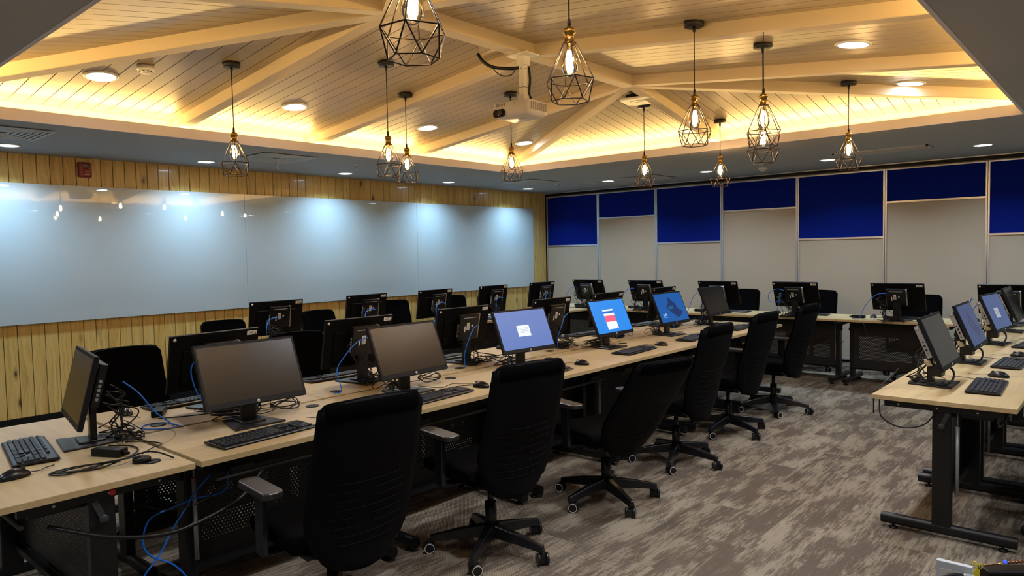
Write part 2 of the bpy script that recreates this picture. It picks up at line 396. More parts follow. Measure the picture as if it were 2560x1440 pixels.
beam((XC, H1), (XC, H2), .11, .095, 'ridge_beam')
for yy in (H1, (H1+H2)/2, H2):
    beam((XC, yy), (EX0+.02, yy)); beam((XC, yy), (EX1-.02, yy))
beam((XC, H2), (XC, EY1-.02)); beam((XC, H1), (XC, EY0+.02))
for ex, ey, hy in ((EX0+.02, EY0+.02, H1), (EX1-.02, EY0+.02, H1), (EX0+.02, EY1-.02, H2), (EX1-.02, EY1-.02, H2)): beam((XC, hy), (ex, ey), .1, .09, 'hip_beam')
# cove LED strips
for k, (c, d) in enumerate((((EX0+.10, (EY0+EY1)/2, 2.612), (.012, EY1-EY0-.3, .006)), ((EX1-.10, (EY0+EY1)/2, 2.612), (.012, EY1-EY0-.3, .006)),
             (((EX0+EX1)/2, EY0+.10, 2.612), (EX1-EX0-.3, .012, .006)), (((EX0+EX1)/2, EY1-.10, 2.612), (EX1-EX0-.3, .012, .006)))):
    b = MB(); b.box(c, d); tag(b.obj('cove_strip_light', COVE_E), 'warm strip light hidden behind the ceiling lip along the %s edge of the recess' % ['left', 'right', 'near', 'far'][k], 'strip light', 'cove strip lights')
# back wall trim
b = MB(); b.box(((XW+X1)/2, YB+.055, ZC-.02), (X1-XW, .09, .04)); struct(b.obj('trim_1', BLACK))
b = MB(); b.box(((XW+X1)/2, YB-.012, ZC-.006), (X1-XW, .018, .012)); struct(b.obj('trim_2', ALU))
b = MB(); b.box((XW+.0, YB+.05, ZC/2), (.03, .1, ZC-.04)); struct(b.obj('trim_3', BLACK))

# movable partition panels
SX, SP = XW+.015, 1.1003
for i in range(8):
    x0, x1 = SX+i*SP, SX+(i+1)*SP; zr = 1.647 if i % 2 == 0 else 2.087; xm = (x0+x1)/2
    t = empty('partition_panel', (xm, YB, 0)); wdt = SP-.006; zt = 2.508
    b = MB(); b.box((0, .04, (zr-.012+.05)/2), (wdt-.03, .06, zr-.012-.05)); b.obj('lower_fabric', BEIGEF, t)
    b = MB(); b.box((0, .04, (zr+.012+zt-.015)/2), (wdt-.03, .06, zt-.015-zr-.012)); b.obj('upper_fabric', BLUEF, t)
    b = MB()
    for s in (-1, 1): b.box((s*(wdt/2-.009), .036, (zt+.03)/2), (.018, .078, zt-.03))
    for z in (.04, zt-.007): b.box((0, .036, z), (wdt-.03, .076, .016))
    b.obj('frame', ALU, t)
    b = MB(); b.box((0, .033, zr), (wdt-.034, .076, .022)); b.obj('rail', ALU, t)
    lb = ('%s folding wall panel from the left corner, %s' % (['first', 'second', 'third', 'fourth', 'fifth', 'sixth', 'seventh', 'eighth'][i],
          'tall navy blue top over taupe fabric' if i % 2 == 0 else 'short navy blue top over tall taupe fabric'))
    tag(t, lb, 'partition panel', 'folding partition panels on the back wall')
# glass whiteboards
for i, (ya, yb) in enumerate(((-1.05, 1.617), (1.617, 4.288), (4.288, 6.957), (6.957, 9.62))):
    b = MB(); b.box((0, 0, 0), (.008, yb-ya-.0025, 1.336))
    o = b.obj('whiteboard', WB, None, (XW+.030, (ya+yb)/2, 1.624), bevel=.001, seg=1)
    c = MB()
    for yy in (-.9, .9):
        for zz in (-.5, .5): c.cyl((-.028, yy, zz), (-.004, yy, zz), .012, n=12)
    c.obj('standoff', ALU, o)
    tag(o, ['large pale blue glass whiteboard on pine wall, beyond the left edge of view', 'large pale blue glass whiteboard under the red fire alarm, nearest full panel',
            'middle pale blue glass whiteboard on the pine wall', 'pale blue glass whiteboard at the far end by the blue panels'][i], 'whiteboard', 'glass whiteboards along the pine wall')
# fire alarm
t = tag(empty('fire_alarm', (XW, 2.604, 2.457)), 'red wall fire alarm with clear strobe above the whiteboard', 'fire alarm')
b = MB(); b.box((.022, 0, 0), (.044, .122, .148)); b.obj('housing', RED, t, bevel=.012, seg=3)
b = MB(); b.box((.052, .006, .038), (.022, .066, .042)); b.obj('strobe_lens', LENS, t, bevel=.008)
b = MB(); b.cyl((.052, -.026, .038), (.052, .038, .038), .007, n=10); b.obj('strobe_tube', CHROME, t)
b = MB(); b.box((.0448, .012, -.045), (.0015, .04, .009)); b.obj('label', PAPER, t)
b = MB(); b.lathe([(.03, 0), (.03, .004), (.024, .006)], n=20, M=Matrix.Translation((.043, .008, -.015)) @ Matrix.Rotation(R(90), 4, 'Y')); b.obj('sounder_grille', RED, t)

# ------------------------------------------------------------------ ceiling fittings
def make_down(r):
    t = empty('downlight')
    b = MB(); b.lathe([(r+.018, 0), (r+.018, -.004), (r, -.008), (r-.002, -.003), (r-.002, 0)], n=32); b.obj('trim_ring', WHITE, t)
    b = MB(); b.lathe([(r-.003, -.0035), (r*.5, -.0065), (.001, -.007)], n=32); b.obj('lens', LEDW, t)
    return t
dn = make_down(.082)
FO = ['fifth', 'fourth', 'third', 'second', 'first']
spots = []
for k in range(5): spots.append((-7.46, 1.845+1.77*k, ZC, 'round cool white downlight over the whiteboard wall, %s from the camera' % ['first', 'second', 'third', 'fourth', 'corner one, farthest'][k]))
for k in range(4): spots.append((-5.92+1.555*k, 8.93, ZC, 'round cool white downlight in front of the blue panels, %s from the left corner' % ['second', 'third', 'fourth', 'fifth'][k]))
for k in range(4): spots.append((-5.51, 1.94+1.535*k, None, 'round recessed downlight in the left slope of the plank ceiling, %s from the camera' % ORD[k].replace('nearest', 'first')))
for k in range(4): spots.append((-1.42, 1.94+1.535*k, None, 'round recessed downlight in the right slope of the plank ceiling, %s from the camera' % ORD[k].replace('nearest', 'first')))  # those nearest the camera are out of view, added for their light
for k in range(5): spots.append((.75, .1+2.2*k, ZC, 'added unseen downlight over the right aisle, %s from the near end' % ORD[k].replace('nearest', 'first')))  # whole aisle row is out of view, added to light the room
for k in range(3): spots.append((-6.0+2.4*k, -.5, ZC, 'added unseen downlight behind the camera, %s from the left' % ORD[k].replace('nearest', 'first')))  # unseen row behind the camera, added for the light it gives
spots.append((.35, 8.93, ZC, 'added unseen downlight at the right end of the blue panels'))  # unseen extra lamp, added for light past the edge of view
for x, y, z, lb in spots:
    sl = z is None; zz = zs(x, y)-.0 if sl else z
    o = inst(dn, (x, y, zz-.001), 0, lb, 'downlight', 'recessed ceiling downlights')
    rx = ry = 0
    if sl: ry = math.atan((ZR-ZE)/(XC-EX0))*(-1 if x < XC else 1); o.rotation_euler = (0, ry, 0); o.scale = (1.12, 1.12, 1.3)
    wall = x < -7 or y > 8.5
    area('downlight_beam', (x, y, zz-.014), (0, ry, 0), .15, 0, DOWN_W*(1.15 if x < -7 else 1.1 if wall else 1.15), (.62, .82, 1.0) if y > 8.5 and x > -7 else COOL if wall else (.86, .92, 1.0), 'DISK', 125 if not wall else 135)
# square ceiling diffusers
def make_diff(s=.6):
    t = empty('ceiling_diffuser')
    b = MB()
    for k, q in enumerate([s*(1-.13*j) for j in range(7)]):
        ring(b, -.012+.0006*k, .004, -q/2, q/2, -q/2, q/2, -q/2+.026, q/2-.026, -q/2+.026, q/2-.026)
    b.obj('louvre', VENT, t)
    b = MB(); b.box((0, 0, -.0008), (s*.93, s*.93, .001)); b.obj('duct_opening', mat('shaded_duct', (.22, .22, .22), rough=.8), t)
    return t
df = make_diff()
for x, y, lb in ((-6.72, 1.62, 'square grey air diffuser at the left edge of the soffit'), (-6.72, 4.0, 'square grey air diffuser on the soffit behind a pendant, above the whiteboard'),
                 (-6.72, 8.1, 'square grey air diffuser in the far left soffit corner'), (-5.3, 9.0, 'square grey air diffuser on the far soffit, left of centre')):
    o = inst(df, (x, y, ZC), 0, lb, 'air vent', 'square ceiling diffusers')
    c = MB(); c.tube(spline([(0, 0, 0), (.01, .01, -.05), (-.01, .0, -.09), (.015, .01, -.12)]), .0035, 6)
    if y < 5: tag(c.obj('ribbon', WHITE, None, (x+.1, y-.05, ZC-.02)), 'short white airflow ribbon hanging from the %s diffuser' % ('left edge' if y < 2 else 'second'), 'ribbon')
t = tag(empty('linear_vent', (-2.13, 8.55, ZC)), 'long rectangular slotted air vent on the far right soffit', 'air vent')
b = MB()
for k in range(7): b.box((0, -.11+.037*k, -.006), (.92, .012, .012))
for s in (-1, 1): b.box((s*.46, 0, -.006), (.02, .29, .014)); b.box((0, s*.135, -.006), (.94, .02, .014))
b.box((0, 0, -.006), (.02, .25, .013)); b.obj('slats', VENT, t)
b = MB(); b.box((0, 0, -.0008), (.9, .26, .001)); b.obj('duct_opening', DARK, t)
t = tag(empty('access_hatch', (-6.35, 9.45, ZC)), 'flush square access hatch in the far soffit near the corner', 'hatch')
b = MB(); b.box((0, 0, -.002), (.5, .5, .004)); b.obj('hatch_door', SOFFIT, t)
b = MB(); ring(b, -.005, .005, -.27, .27, -.27, .27, -.252, .252, -.252, .252); b.obj('hatch_frame', VENT, t)
t = tag(empty('ceiling_speaker', (-6.3, 9.0, ZC)), 'round flush ceiling speaker in the far corner', 'speaker')
b = MB(); b.lathe([(.11, 0), (.11, -.006), (.10, -.009), (.001, -.009)], n=32); b.obj('grille', VENT, t)
def make_sprinkler():
    t = empty('sprinkler_head'); b = MB(); b.lathe([(.035, 0), (.03, -.006), (.012, -.01), (.008, -.03), (.012, -.034), (.02, -.036), (.02, -.038), (.001, -.038)], n=16); b.obj('deflector', CHROME, t); return t
sp = make_sprinkler()
for x, y, lb in ((-6.66, 4.95, 'small chrome sprinkler head on the soffit above the middle whiteboard'), (-6.72, 8.75, 'small chrome sprinkler head in the far left soffit corner')): inst(sp, (x, y, ZC), 0, lb, 'sprinkler', 'ceiling sprinklers')
def make_smoke():
    t = empty('smoke_detector')
    b = MB(); b.lathe([(.056, 0), (.058, -.022), (.054, -.030), (.044, -.034)], n=28); b.obj('base', WHITE, t)
    b = MB(); b.lathe([(.036, -.033), (.036, -.044), (.03, -.050), (.001, -.051)], n=28); b.obj('chamber', WHITE, t)
    b = MB(); [b.box((.034*math.cos(a), .034*math.sin(a), -.039), (.012, .012, .006)) for a in [k*math.pi/4 for k in range(8)]]; b.obj('slots', DARK, t)
    return t
sm = make_smoke()
for x, y, z, lb in ((-5.18, 2.11, None, 'round white smoke detector on the left slope near the first downlight'), (-5.24, 6.62, None, 'round white smoke detector beside the far left hip beam'), (-3.65, 9.07, ZC, 'round white smoke detector on the far soffit under a pendant')):
    inst(sm, (x, y, (zs(x, y) if z is None else z)-.001), 0, lb, 'smoke detector', 'smoke detectors')
t = tag(empty('surface_box', (-.37, 3.70, ZC)), 'small pale box fixed to the soffit at the top right corner', 'ceiling box')
b = MB(); b.box((.10, 0, -.035), (.20, .12, .07)); b.obj('case', mat('pale_green_plastic', (.45, .5, .4), rough=.5), t, bevel=.004)
b = MB(); b.box((.10, 0, -.074), (.17, .10, .008)); b.obj('base_plate', BLACK, t)
# wifi access point
t = tag(empty('wifi_access_point', (-3.555, 5.92, zs(-3.555, 5.92)-.05), 12), 'white rounded square wifi access point with green light under the far hip', 'access point')
t.scale = (1.6, 1.6, 1.2)
b = MB(); b.prism(rrect(.21, .21, .06, 6), -.016, 0); b.obj('cover', WHITE, t, bevel=.010, seg=3)
b = MB(); b.prism(rrect(.15, .15, .04, 6), 0, .03); b.obj('mount', BLACK, t)
b = MB(); b.prism([(x*1.0, y*.8) for x, y in rrect(.12, .11, .05, 6)], -.019, -.016); b.obj('raised_badge', WHITE, t, bevel=.001)
b = MB(); b.box((.0, -.008, -.0195), (.034, .004, .0008)); b.box((-.02, -.006, -.0195), (.01, .008, .0008)); b.obj('logo', INK, t)
b = MB(); b.lathe([(.005, 0), (.004, -.001)], (.028, -.03, -.0188), n=12); b.obj('status_light', LEDG, t)
# projector
PX, PY = -3.41, 4.05
t = tag(empty('projector_mount', (PX, PY, 2.985)), 'white ceiling mount with square post holding the projector under the ridge beam', 'projector mount')
b = MB(); b.box((0, 0, -.006), (.19, .15, .012)); b.obj('ceiling_plate', WHITE, t, bevel=.002)
b = MB(); b.box((0, 0, -.045), (.075, .062, .066)); b.obj('upper_bracket', WHITE, t, bevel=.002)
b = MB(); b.box((0, 0, -.20), (.046, .046, .26)); b.obj('post', WHITE, t, bevel=.003)
b = MB(); b.box((0, 0, -.315), (.062, .058, .045)); b.obj('lower_bracket', WHITE, t, bevel=.002)
b = MB()
for a in (35, 145, 215, 325): b.box((.05*math.cos(R(a)), .05*math.sin(R(a)), -.340), (.12, .014, .006), Matrix.Translation((0, 0, 0)))
b.obj('spider_arm', WHITE, t)
b = MB(); b.tube([(.024*math.cos(a), .024*math.sin(a)*1.0, -.10+.0*a) for a in [k*math.pi/4+math.pi/4 for k in range(8)]], .0018, 6, closed=True)
b.tube([(.034*math.cos(a), .034*math.sin(a), -.235) for a in [k*math.pi/2+math.pi/4 for k in range(4)]], .0016, 6, closed=True); b.obj('cable_tie', BLACK, t)
t = tag(empty('projector', (PX+.0, PY-.04, 2.572), 3), 'white projector hanging from the ridge on a square post', 'projector')
t.scale = (1.1, 1.1, 1.08)
poly = rrect(.30, .235, .035, 5)
b = MB()
n = len(poly); lv = [(1.0, 0.045), (1.0, 0.0), (.985, -.018), (.93, -.036), (.80, -.049), (.001, -.052)]
vs = []
for s_, z in [(1.0, .045)]+[(s_, z) for s_, z in lv[1:]]: vs += [(x*s_, y*s_, z) for x, y in poly]
vs = [(x*.96, y*.96, .05) for x, y in poly]+vs
L_ = len(lv)+1
fs = [(j*n+k, j*n+(k+1) % n, (j+1)*n+(k+1) % n, (j+1)*n+k) for j in range(L_-1) for k in range(n)]+[tuple(range(n))]
b.add(vs, [tuple(reversed(f)) for f in fs], None, True); b.obj('casing', mat('projector_white', (.80, .76, .72), rough=.42), t)
b = MB(); b.prism(rrect(.100, .052, .022, 5), 0, .004, Matrix.Translation((-.085, -.1165, -.018)) @ Matrix.Rotation(R(90), 4, 'X')); b.obj('lens_recess', BLACK, t)
b = MB(); b.lathe([(.020, 0), (.020, .008), (.014, .006), (.001, .009)], n=24, M=Matrix.Translation((-.075, -.1195, -.016)) @ Matrix.Rotation(R(90), 4, 'X')); b.obj('lens', mat('lens_glass', (.01, .01, .02), rough=.05, coat=1), t)
b = MB()
for k in range(8):
    for j in range(9): b.box((.1505, -.078+.0225*k, -.012+.0058*j), (.001, .015, .0028))
b.obj('side_vent', INK, t)
b = MB()
for k in range(4):
    for j in range(4): b.box((-.105+.022*k, -.1178, .026+.005*j), (.016, .001, .0022))
b.obj('front_vent', INK, t)
b = MB(); b.lathe([(.004, 0), (.003, .002)], n=12, M=Matrix.Translation((.045, -.1178, .035)) @ Matrix.Rotation(R(90), 4, 'X')); b.obj('infrared_window', BLACK, t)
b = MB(); b.box((.02, -.01, -.0525), (.05, .007, .001)); b.obj('logo', mat('faint_grey_print', (.25, .23, .2), rough=.5), t)
b = MB(); b.box((-.10, -.06, -.0475), (.03, .02, .002)); b.obj('focus_slot', BLACK, t)
b = MB(); b.tube(spline([(PX-.30, PY-.16, 3.02), (PX-.26, PY-.15, 2.96), (PX-.20, PY-.10, 2.915), (PX-.09, PY-.02, 2.90), (PX-.03, PY+.0, 2.90)]), .013, 8)
b.tube(spline([(PX-.22, PY-.12, 2.93), (PX-.14, PY-.10, 2.85), (PX-.07, PY-.06, 2.84), (PX-.03, PY-.03, 2.90)]), .004, 6)
b.tube(spline([(PX+.03, PY+.03, 2.90), (PX+.035, PY+.035, 2.80), (PX+.03, PY+.03, 2.70), (PX+.055, PY+.06, 2.63), (PX+.09, PY+.10, 2.58)]), [.009]*25, 8)
tag(b.obj('projector_cable', CABLE), 'thick black cable running from the ceiling down the projector post', 'cable')

# ------------------------------------------------------------------ pendants
def make_pendant(s):
    t = empty('pendant_lamp'); z0 = 0
    NR, UR, BR = .028, .102*s, .078*s; zn, zu, zb = -.0, -.152, -.238
    def hx(r, z, off=0): return [Vector((r*math.cos(R(60*k+off)), r*math.sin(R(60*k+off)), z)) for k in range(6)]
    a, u, l = hx(NR, zn), hx(UR, zu), hx(BR, zb, 30)
    b = MB(); wr = .0026
    def w_(p, q): b.tube([p, q], wr, 6, cap=False)
    for k in range(6):
        w_(a[k], a[(k+1) % 6]); w_(a[k], u[k]); w_(u[k], u[(k+1) % 6]); w_(u[k], l[k]); w_(u[(k+1) % 6], l[k]); w_(l[k], l[(k+1) % 6])
    b.obj('wire_cage', WIRE, t)
    b = MB(); b.lathe([(.027, -.004), (.027, .004), (.020, .006), (.020, .040), (.026, .042), (.026, .052), (.022, .060), (.010, .066), (.008, .072)], n=24); b.obj('brass_socket', BRASS, t)
    b = MB(); b.lathe([(.014, 0), (.014, -.012), (.020, -.03), (.033, -.068), (.036, -.088), (.032, -.112), (.020, -.130), (.006, -.138), (.001, -.139)], n=20); b.obj('bulb_glass', BULBGLASS, t)
    b = MB()
    for k in range(6):
        an = R(60*k); c, s_ = math.cos(an), math.sin(an)
        b.tube([(.007*c, .007*s_, -.030), (.016*c, .016*s_, -.065), (.014*c, .014*s_, -.104)], .0028, 6)
    b.obj('filament', FIL, t)
    b = MB(); b.cyl((0, 0, -.005), (0, 0, -.05), .0022, n=8); b.obj('filament_stem', CHROME, t)
    return t
PND = [(-4.84, 2.555, 2.134, 'leftmost of all'), (-4.257, 3.468, 2.136, 'left one of the overlapping pair'),
       (-4.769, 4.086, 2.162, 'right one of the overlapping pair'), (-4.289, 4.909, 2.198, 'hanging behind the projector'),
       (-3.665, 6.17, 2.166, 'below the white access point'), (-2.063, 4.071, 2.182, 'left beside the two aligned lamps'),
       (-3.196, 6.851, 2.17, 'farthest, at the back edge'), (-1.667, 4.150, 2.138, 'upper of two aligned lamps'),
       (-1.924, 4.781, 2.116, 'lower of two aligned lamps'), (-1.83, 6.338, 2.18, 'rightmost, near blue panels'),
       (-1.80, 2.44, 2.174, 'large, right of the projector'), (-1.655, 1.455, 2.136, 'nearest, cut off at the top')]
pd = make_pendant(1.0)
PO = []
for i, (x, y, zb, lb) in enumerate(PND):
    PO.append(inst(pd, (x, y, zb+.238), random.choice((8, 22, 35, 50))+i*7, 'black wire cage pendant lamp with glowing bulb, '+lb, 'pendant lamp', 'wire cage pendant lamps'))
for i, (x, y, zb, lb) in enumerate(PND):
    o = PO[i]
    zc = zs(x, y)-.004; h_ = zc-(zb+.238)
    c = MB(); c.cyl((0, 0, .07), (0, 0, h_-.02), .0032, n=8); c.lathe([(.008, .070), (.007, .095), (.003, .102)], n=12); c.lathe([(.003, h_-.062), (.009, h_-.052), (.009, h_-.022)], n=12); c.obj('cord', CABLE, o)
    if i != 7: c = MB(); c.lathe([(.002, -.026), (.056, -.026), (.061, -.022), (.061, .008), (.002, .010)], (0, 0, h_), n=32); c.obj('canopy', CANOPY, o)
    d = bpy.data.lights.new('bulb_light', 'POINT'); d.energy = BULB_W; d.color = BULB_COL; d.shadow_soft_size = .014
    l_ = bpy.data.objects.new('bulb_light', d); COL.objects.link(l_); l_.location = (x, y, zb+.238-.075)

# ------------------------------------------------------------------ desks (user side = +X local)
def make_desk(wd, mod=True):
    t = empty('desk'); D = .66
    b = MB(); b.box((0, 0, .727), (D-.006, wd-.004, .025)); top = b.obj('desktop', BEECH, t, bevel=.0015, seg=1)
    b = MB(); b.lathe([(.036, .7395), (.036, .7425), (.030, .744), (.001, .744)], (-.22, wd/2-.16, 0), n=24); b.obj('grommet', BLACK, top)
    for s in (-1, 1):
        yy = s*(wd/2-.075)
        b = MB(); b.box((-.0, yy, .38), (.09, .045, .66)); lg = b.obj('leg', STEEL, t, bevel=.006)
        b = MB(); b.prism(rrect(.058, .05, .022, 6), -.28, .34, Matrix.Translation((-.01, yy, .050)) @ Matrix.Rotation(R(90), 4, 'Y')); b.obj('foot', STEEL, lg)
        for fx in (-.23, .27): b = MB(); b.lathe([(.006, .028), (.006, .012), (.022, .008), (.024, 0.0), (.001, 0)], (fx, yy, 0), n=14); b.obj('leveller', BLACK, lg)
        b = MB(); b.box((0, s*(wd/2-.045), .696), (.54, .022, .036)); br = b.obj('bracket', STEEL, t)
        b = MB(); [b.lathe([(.007, 0), (.005, .003)], n=10, M=Matrix.Translation((fx, s*(wd/2-.034), .694)) @ Matrix.Rotation(R(-90*s), 4, 'X')) for fx in (-.2, -.02, .16)]; b.obj('screw', CHROME, br)
        b = MB(); b.lathe([(.017, 0), (.017, .014), (.012, .018)], n=16, M=Matrix.Translation((.0, s*(wd/2-.052), .60)) @ Matrix.Rotation(R(-90*s), 4, 'X'))
        b.box((0, s*(wd/2-.045), .038), (.022, .012, .085), Matrix.Translation((0, 0, .60)) @ Matrix.Rotation(R(22), 4, 'Y')); b.obj('lever', mat('dark_grey_lever', (.035, .037, .042), rough=.4), lg)
    b = MB(); b.cyl((.065, -(wd/2-.085), .24), (.065, -(wd/2-.085), .60), .010, n=12); b.cyl((.065, -(wd/2-.085), .60), (.065, -(wd/2-.085), .68), .0035, n=8); b.obj('gas_strut', SILVER, t)
    b = MB(); b.box((-.04, 0, .43), (.004, wd-.20, .50)); b.box((-.04, 0, .185), (.022, wd-.19, .02)); b.obj('modesty_panel', PERF, t)
    b = MB(); b.box((.12, 0, .668), (.20, wd-.22, .05)); b.obj('cable_tray', STEEL, t)
    b = MB(); b.tube([(.245, -(wd/2-.10), .625), (.245, (wd/2-.10), .625)], .009, 8); b.box((.235, -.3, .640), (.02, .10, .04)); b.box((.235, .3, .640), (.02, .10, .04)); b.obj('support_rail', mat('grey_steel_rail', (.07, .075, .08), rough=.35, metal=.4), t)
    b = MB(); b.box((-.02, 0, .17), (.03, wd-.19, .03)); b.obj('crossbar', STEEL, t)
    return t
dk = make_desk(1.03)
GR = 'beech topped training desks'
W1 = 1.031
for k in range(6):
    y = 1.287+W1*(k+.5)
    inst(dk, (-3.13, y, 0), 0, 'beech topped desk on the aisle side of the centre island, %s from the near end' % ORD[k].replace('nearest', 'first'), 'desk', GR)
    inst(dk, (-3.815, y, 0), 180, 'beech topped desk on the whiteboard side of the centre island, %s from the near end' % ORD[k].replace('nearest', 'first'), 'desk', GR)
for k in range(5):
    inst(dk, (-6.13, 2.985+W1*(k+.5)+.02*k, 0), 180, 'beech topped desk in the row beside the whiteboard wall, %s from the near end' % ORD[k].replace('nearest', 'first'), 'desk', GR)
for k in range(6):
    inst(dk, (-6.63+W1*(k+.5), 8.60, 0), 90, 'beech topped desk in the back row before the blue panels, %s from the left' % ORD[k].replace('nearest', 'first'), 'desk', GR)
for k in range(4):
    inst(dk, (-.76, 4.19+1.018*(k+.5), 0), 0, 'beech topped desk in the right hand row, %s from the camera' % ORD[k].replace('nearest', 'first'), 'desk', GR)
de = make_desk(1.38); tag(de, 'beech topped desk across the near end of the centre island', 'desk', GR); de.location = (-3.495, .94, 0); de.rotation_euler = (0, 0, R(-90))
b = MB(); b.lathe([(.012, 0), (.012, .003), (.009, .004)], n=16, M=Matrix.Translation((-.03, .6565, .694)) @ Matrix.Rotation(R(-90), 4, 'X')); b.obj('red_button', REDP, de)

# ------------------------------------------------------------------ monitors (screen faces +X local, origin on the desk at the base)
TILT, SCX, SCZ = 22.5, .04, .258
def panel_frame(): return Matrix.Translation((SCX, 0, SCZ)) @ Matrix.Rotation(R(-TILT), 4, 'Y')   # local: +X out of the screen, Y width, Z up
def make_monitor(kind):
    t = empty('monitor'); PFm = panel_frame(); pe = empty('panel'); pe.parent = t; pe.location = PFm.translation; pe.rotation_euler = (0, R(-TILT), 0)
    W, Hh = .515, .315
    b = MB(); b.box((-.010, 0, 0), (.020, W, Hh)); hs = b.obj('housing', [BEZEL, REAR], t, PFm.translation, (0, R(-TILT), 0), bevel=.003); hs.data.polygons[0].material_index = 1
    bpy.data.objects.remove(pe)
    b = MB(); b.box((-.026, 0, -.02), (.014, W*.74, Hh*.62)); b.obj('rear_bulge', REAR, hs, bevel=.006)
    b = MB(); b.add([(.0008, -W/2+.013, -Hh/2+.026), (.0008, W/2-.013, -Hh/2+.026), (.0008, W/2-.013, Hh/2-.014), (.0008, -W/2+.013, Hh/2-.014)], [(0, 1, 2, 3)]); sn = b.obj('screen', SCR, hs)
    b = MB(); b.lathe([(.0072, 0), (.0072, .0012)], n=20, M=Matrix.Translation((.0, 0, -Hh/2+.012)) @ Matrix.Rotation(R(90), 4, 'Y')); lg = b.obj('front_logo', PAPER, hs)
    text('hp', .0105, mat('logo_blue', (.02, .05, .12)), hs, (.0016, 0, -Hh/2+.0125), (R(90), 0, R(90)), 'logo_letters')
    b = MB(); b.lathe([(.009, 0), (.009, .0012)], n=20, M=Matrix.Translation((-.0205, W/2-.022, Hh/2-.020)) @ Matrix.Rotation(R(-90), 4, 'Y')); b.obj('rear_logo', PAPER, hs)
    b = MB(); b.box((-.0206, -W/2+.045, Hh/2-.024), (.001, .060, .024)); st = b.obj('asset_sticker', PAPER, hs)
    b = MB(); [b.box((-.0213, -W/2+.045+(.004 if j else -.004), Hh/2-.018-.006*j), (.0004, .040-.012*(j % 2), .0022)) for j in range(3)]; b.box((-.0213, -W/2+.022, Hh/2-.030), (.0004, .009, .007)); b.obj('sticker_print', INK, st)
    # stand
    b = MB(); b.box((-.012, 0, .105), (.028, .075, .19)); b.box((.02, 0, .185), (.07, .06, .03)); b.obj('stand_neck', BLACKS, t, bevel=.006)
    b = MB(); b.prism([(-.115, -.085), (.115, -.13), (.115, .13), (-.115, .085)], 0, .010); b.prism([(-.06, -.05), (.05, -.06), (.05, .06), (-.06, .05)], .010, .018); b.obj('stand_base', BLACKS, t, bevel=.004)
    b = MB(); b.box((-.046, .0, .02), (.028, .14, .14)); b.obj('mounting_plate', BLACK, hs)
    L = lambda c, s: lit('screen_%s' % c, s[0], s[1])
    def q(y0, z0, y1, z1, m, nm, d=.0014, par=None):
        b = MB(); b.add([(d, y0, z0), (d, y1, z0), (d, y1, z1), (d, y0, z1)], [(0, 1, 2, 3)]); return b.obj(nm, m, par or sn)
    Y_, Zb, Zt = W/2-.0135, -Hh/2+.0265, Hh/2-.0145
    if kind in ('dialog', 'dialog_dim'):
        k = 1 if kind == 'dialog' else .42
        bg = q(-Y_, Zb, Y_, Zt, lit('lavender_blue_screen'+kind, (.080, .150, .40), .85*k), 'display_background')
        p = q(-.075, -.045, .045, .035, lit('white_dialog'+kind, (.62, .66, .76), .95*k), 'dialog_box', .002)
        b = MB()
        for j, (a0, a1, z) in enumerate(((-.068, -.05, .028), (-.05, .035, .014), (-.05, .035, .004), (-.045, .03, -.008), (-.045, .035, -.018))):
            b.add([(.0024, a0, z-.0012), (.0024, a1, z-.0012), (.0024, a1, z+.0012), (.0024, a0, z+.0012)], [(0, 1, 2, 3)])
        b.add([(.0024, -.066, .004), (.0024, -.058, .004), (.0024, -.058, .013), (.0024, -.066, .013)], [(0, 1, 2, 3)])
        b.obj('dialog_text', lit('grey_text'+kind, (.2, .22, .28), .9*k), p)
    if kind == 'form':
        q(-Y_, Zb, Y_, Zt, lit('bright_blue_screen', (.012, .19, .62), .9), 'display_background')
        wh = lit('white_page', (.72, .76, .76), .85)
        q(-.095, .052, .055, .066, wh, 'title_bar', .002); q(-.095, .034, .055, .050, lit('mid_blue_bar', (.02, .10, .45), .9), 'menu_bar', .002)
        q(-.095, .012, .055, .032, wh, 'page_header', .002); q(-.095, -.040, .055, .012, lit('pink_red_banner', (.72, .09, .17), .9), 'banner', .002)
        p = q(-.095, -.105, .055, -.040, wh, 'page_body', .002); q(.030, -.100, .045, -.095, lit('tiny_text', (.2, .3, .35), .6), 'page_text', .0025, p)
    if kind in ('lock', 'lock_dim'):
        k = .85 if kind == 'lock' else .5
        bc, rc = ((.003, .095, .38), (.004, .022, .13)) if kind == 'lock' else ((.05, .095, .27), (.040, .060, .19))
        q(-Y_, Zb, Y_, Zt, lit('deep_blue_'+kind, bc, .75*k), 'display_background')
        b = MB(); pl = [(-.09, .01), (-.07, .03), (-.035, .045), (-.025, .085), (-.01, .105), (.01, .10), (.03, .075), (.055, .05), (.085, .045), (.10, .0), (.115, -.02), (.15, -.035), (.18, -.05), (.10, -.09), (.06, -.10), (.02, -.07), (-.03, -.04), (-.06, -.02)]
        b.add([(.002, y, z) for y, z in pl], [tuple(range(len(pl)))]); b.obj('rock_picture', lit('rock_'+kind, rc, .75*k), sn)
        q(-.055, -.012, .03, .02, lit('rock_light_'+kind, (.01, .10, .26) if kind == 'lock' else (.05, .085, .22), .75*k), 'rock_highlight', .0024)
        if kind == 'lock':
            text('5:49', .034, lit('clock_text', (.45, .65, .9), .8), sn, (.0024, -.16, -.062), (R(90), 0, R(90)), 'clock_digits')
            q(-.195, -.088, -.12, -.084, lit('date_line', (.15, .35, .65), .8), 'date_line', .0024)
    return t
protos = {k: make_monitor(k) for k in ('off', 'dialog', 'form', 'lock', 'dialog_dim', 'lock_dim')}
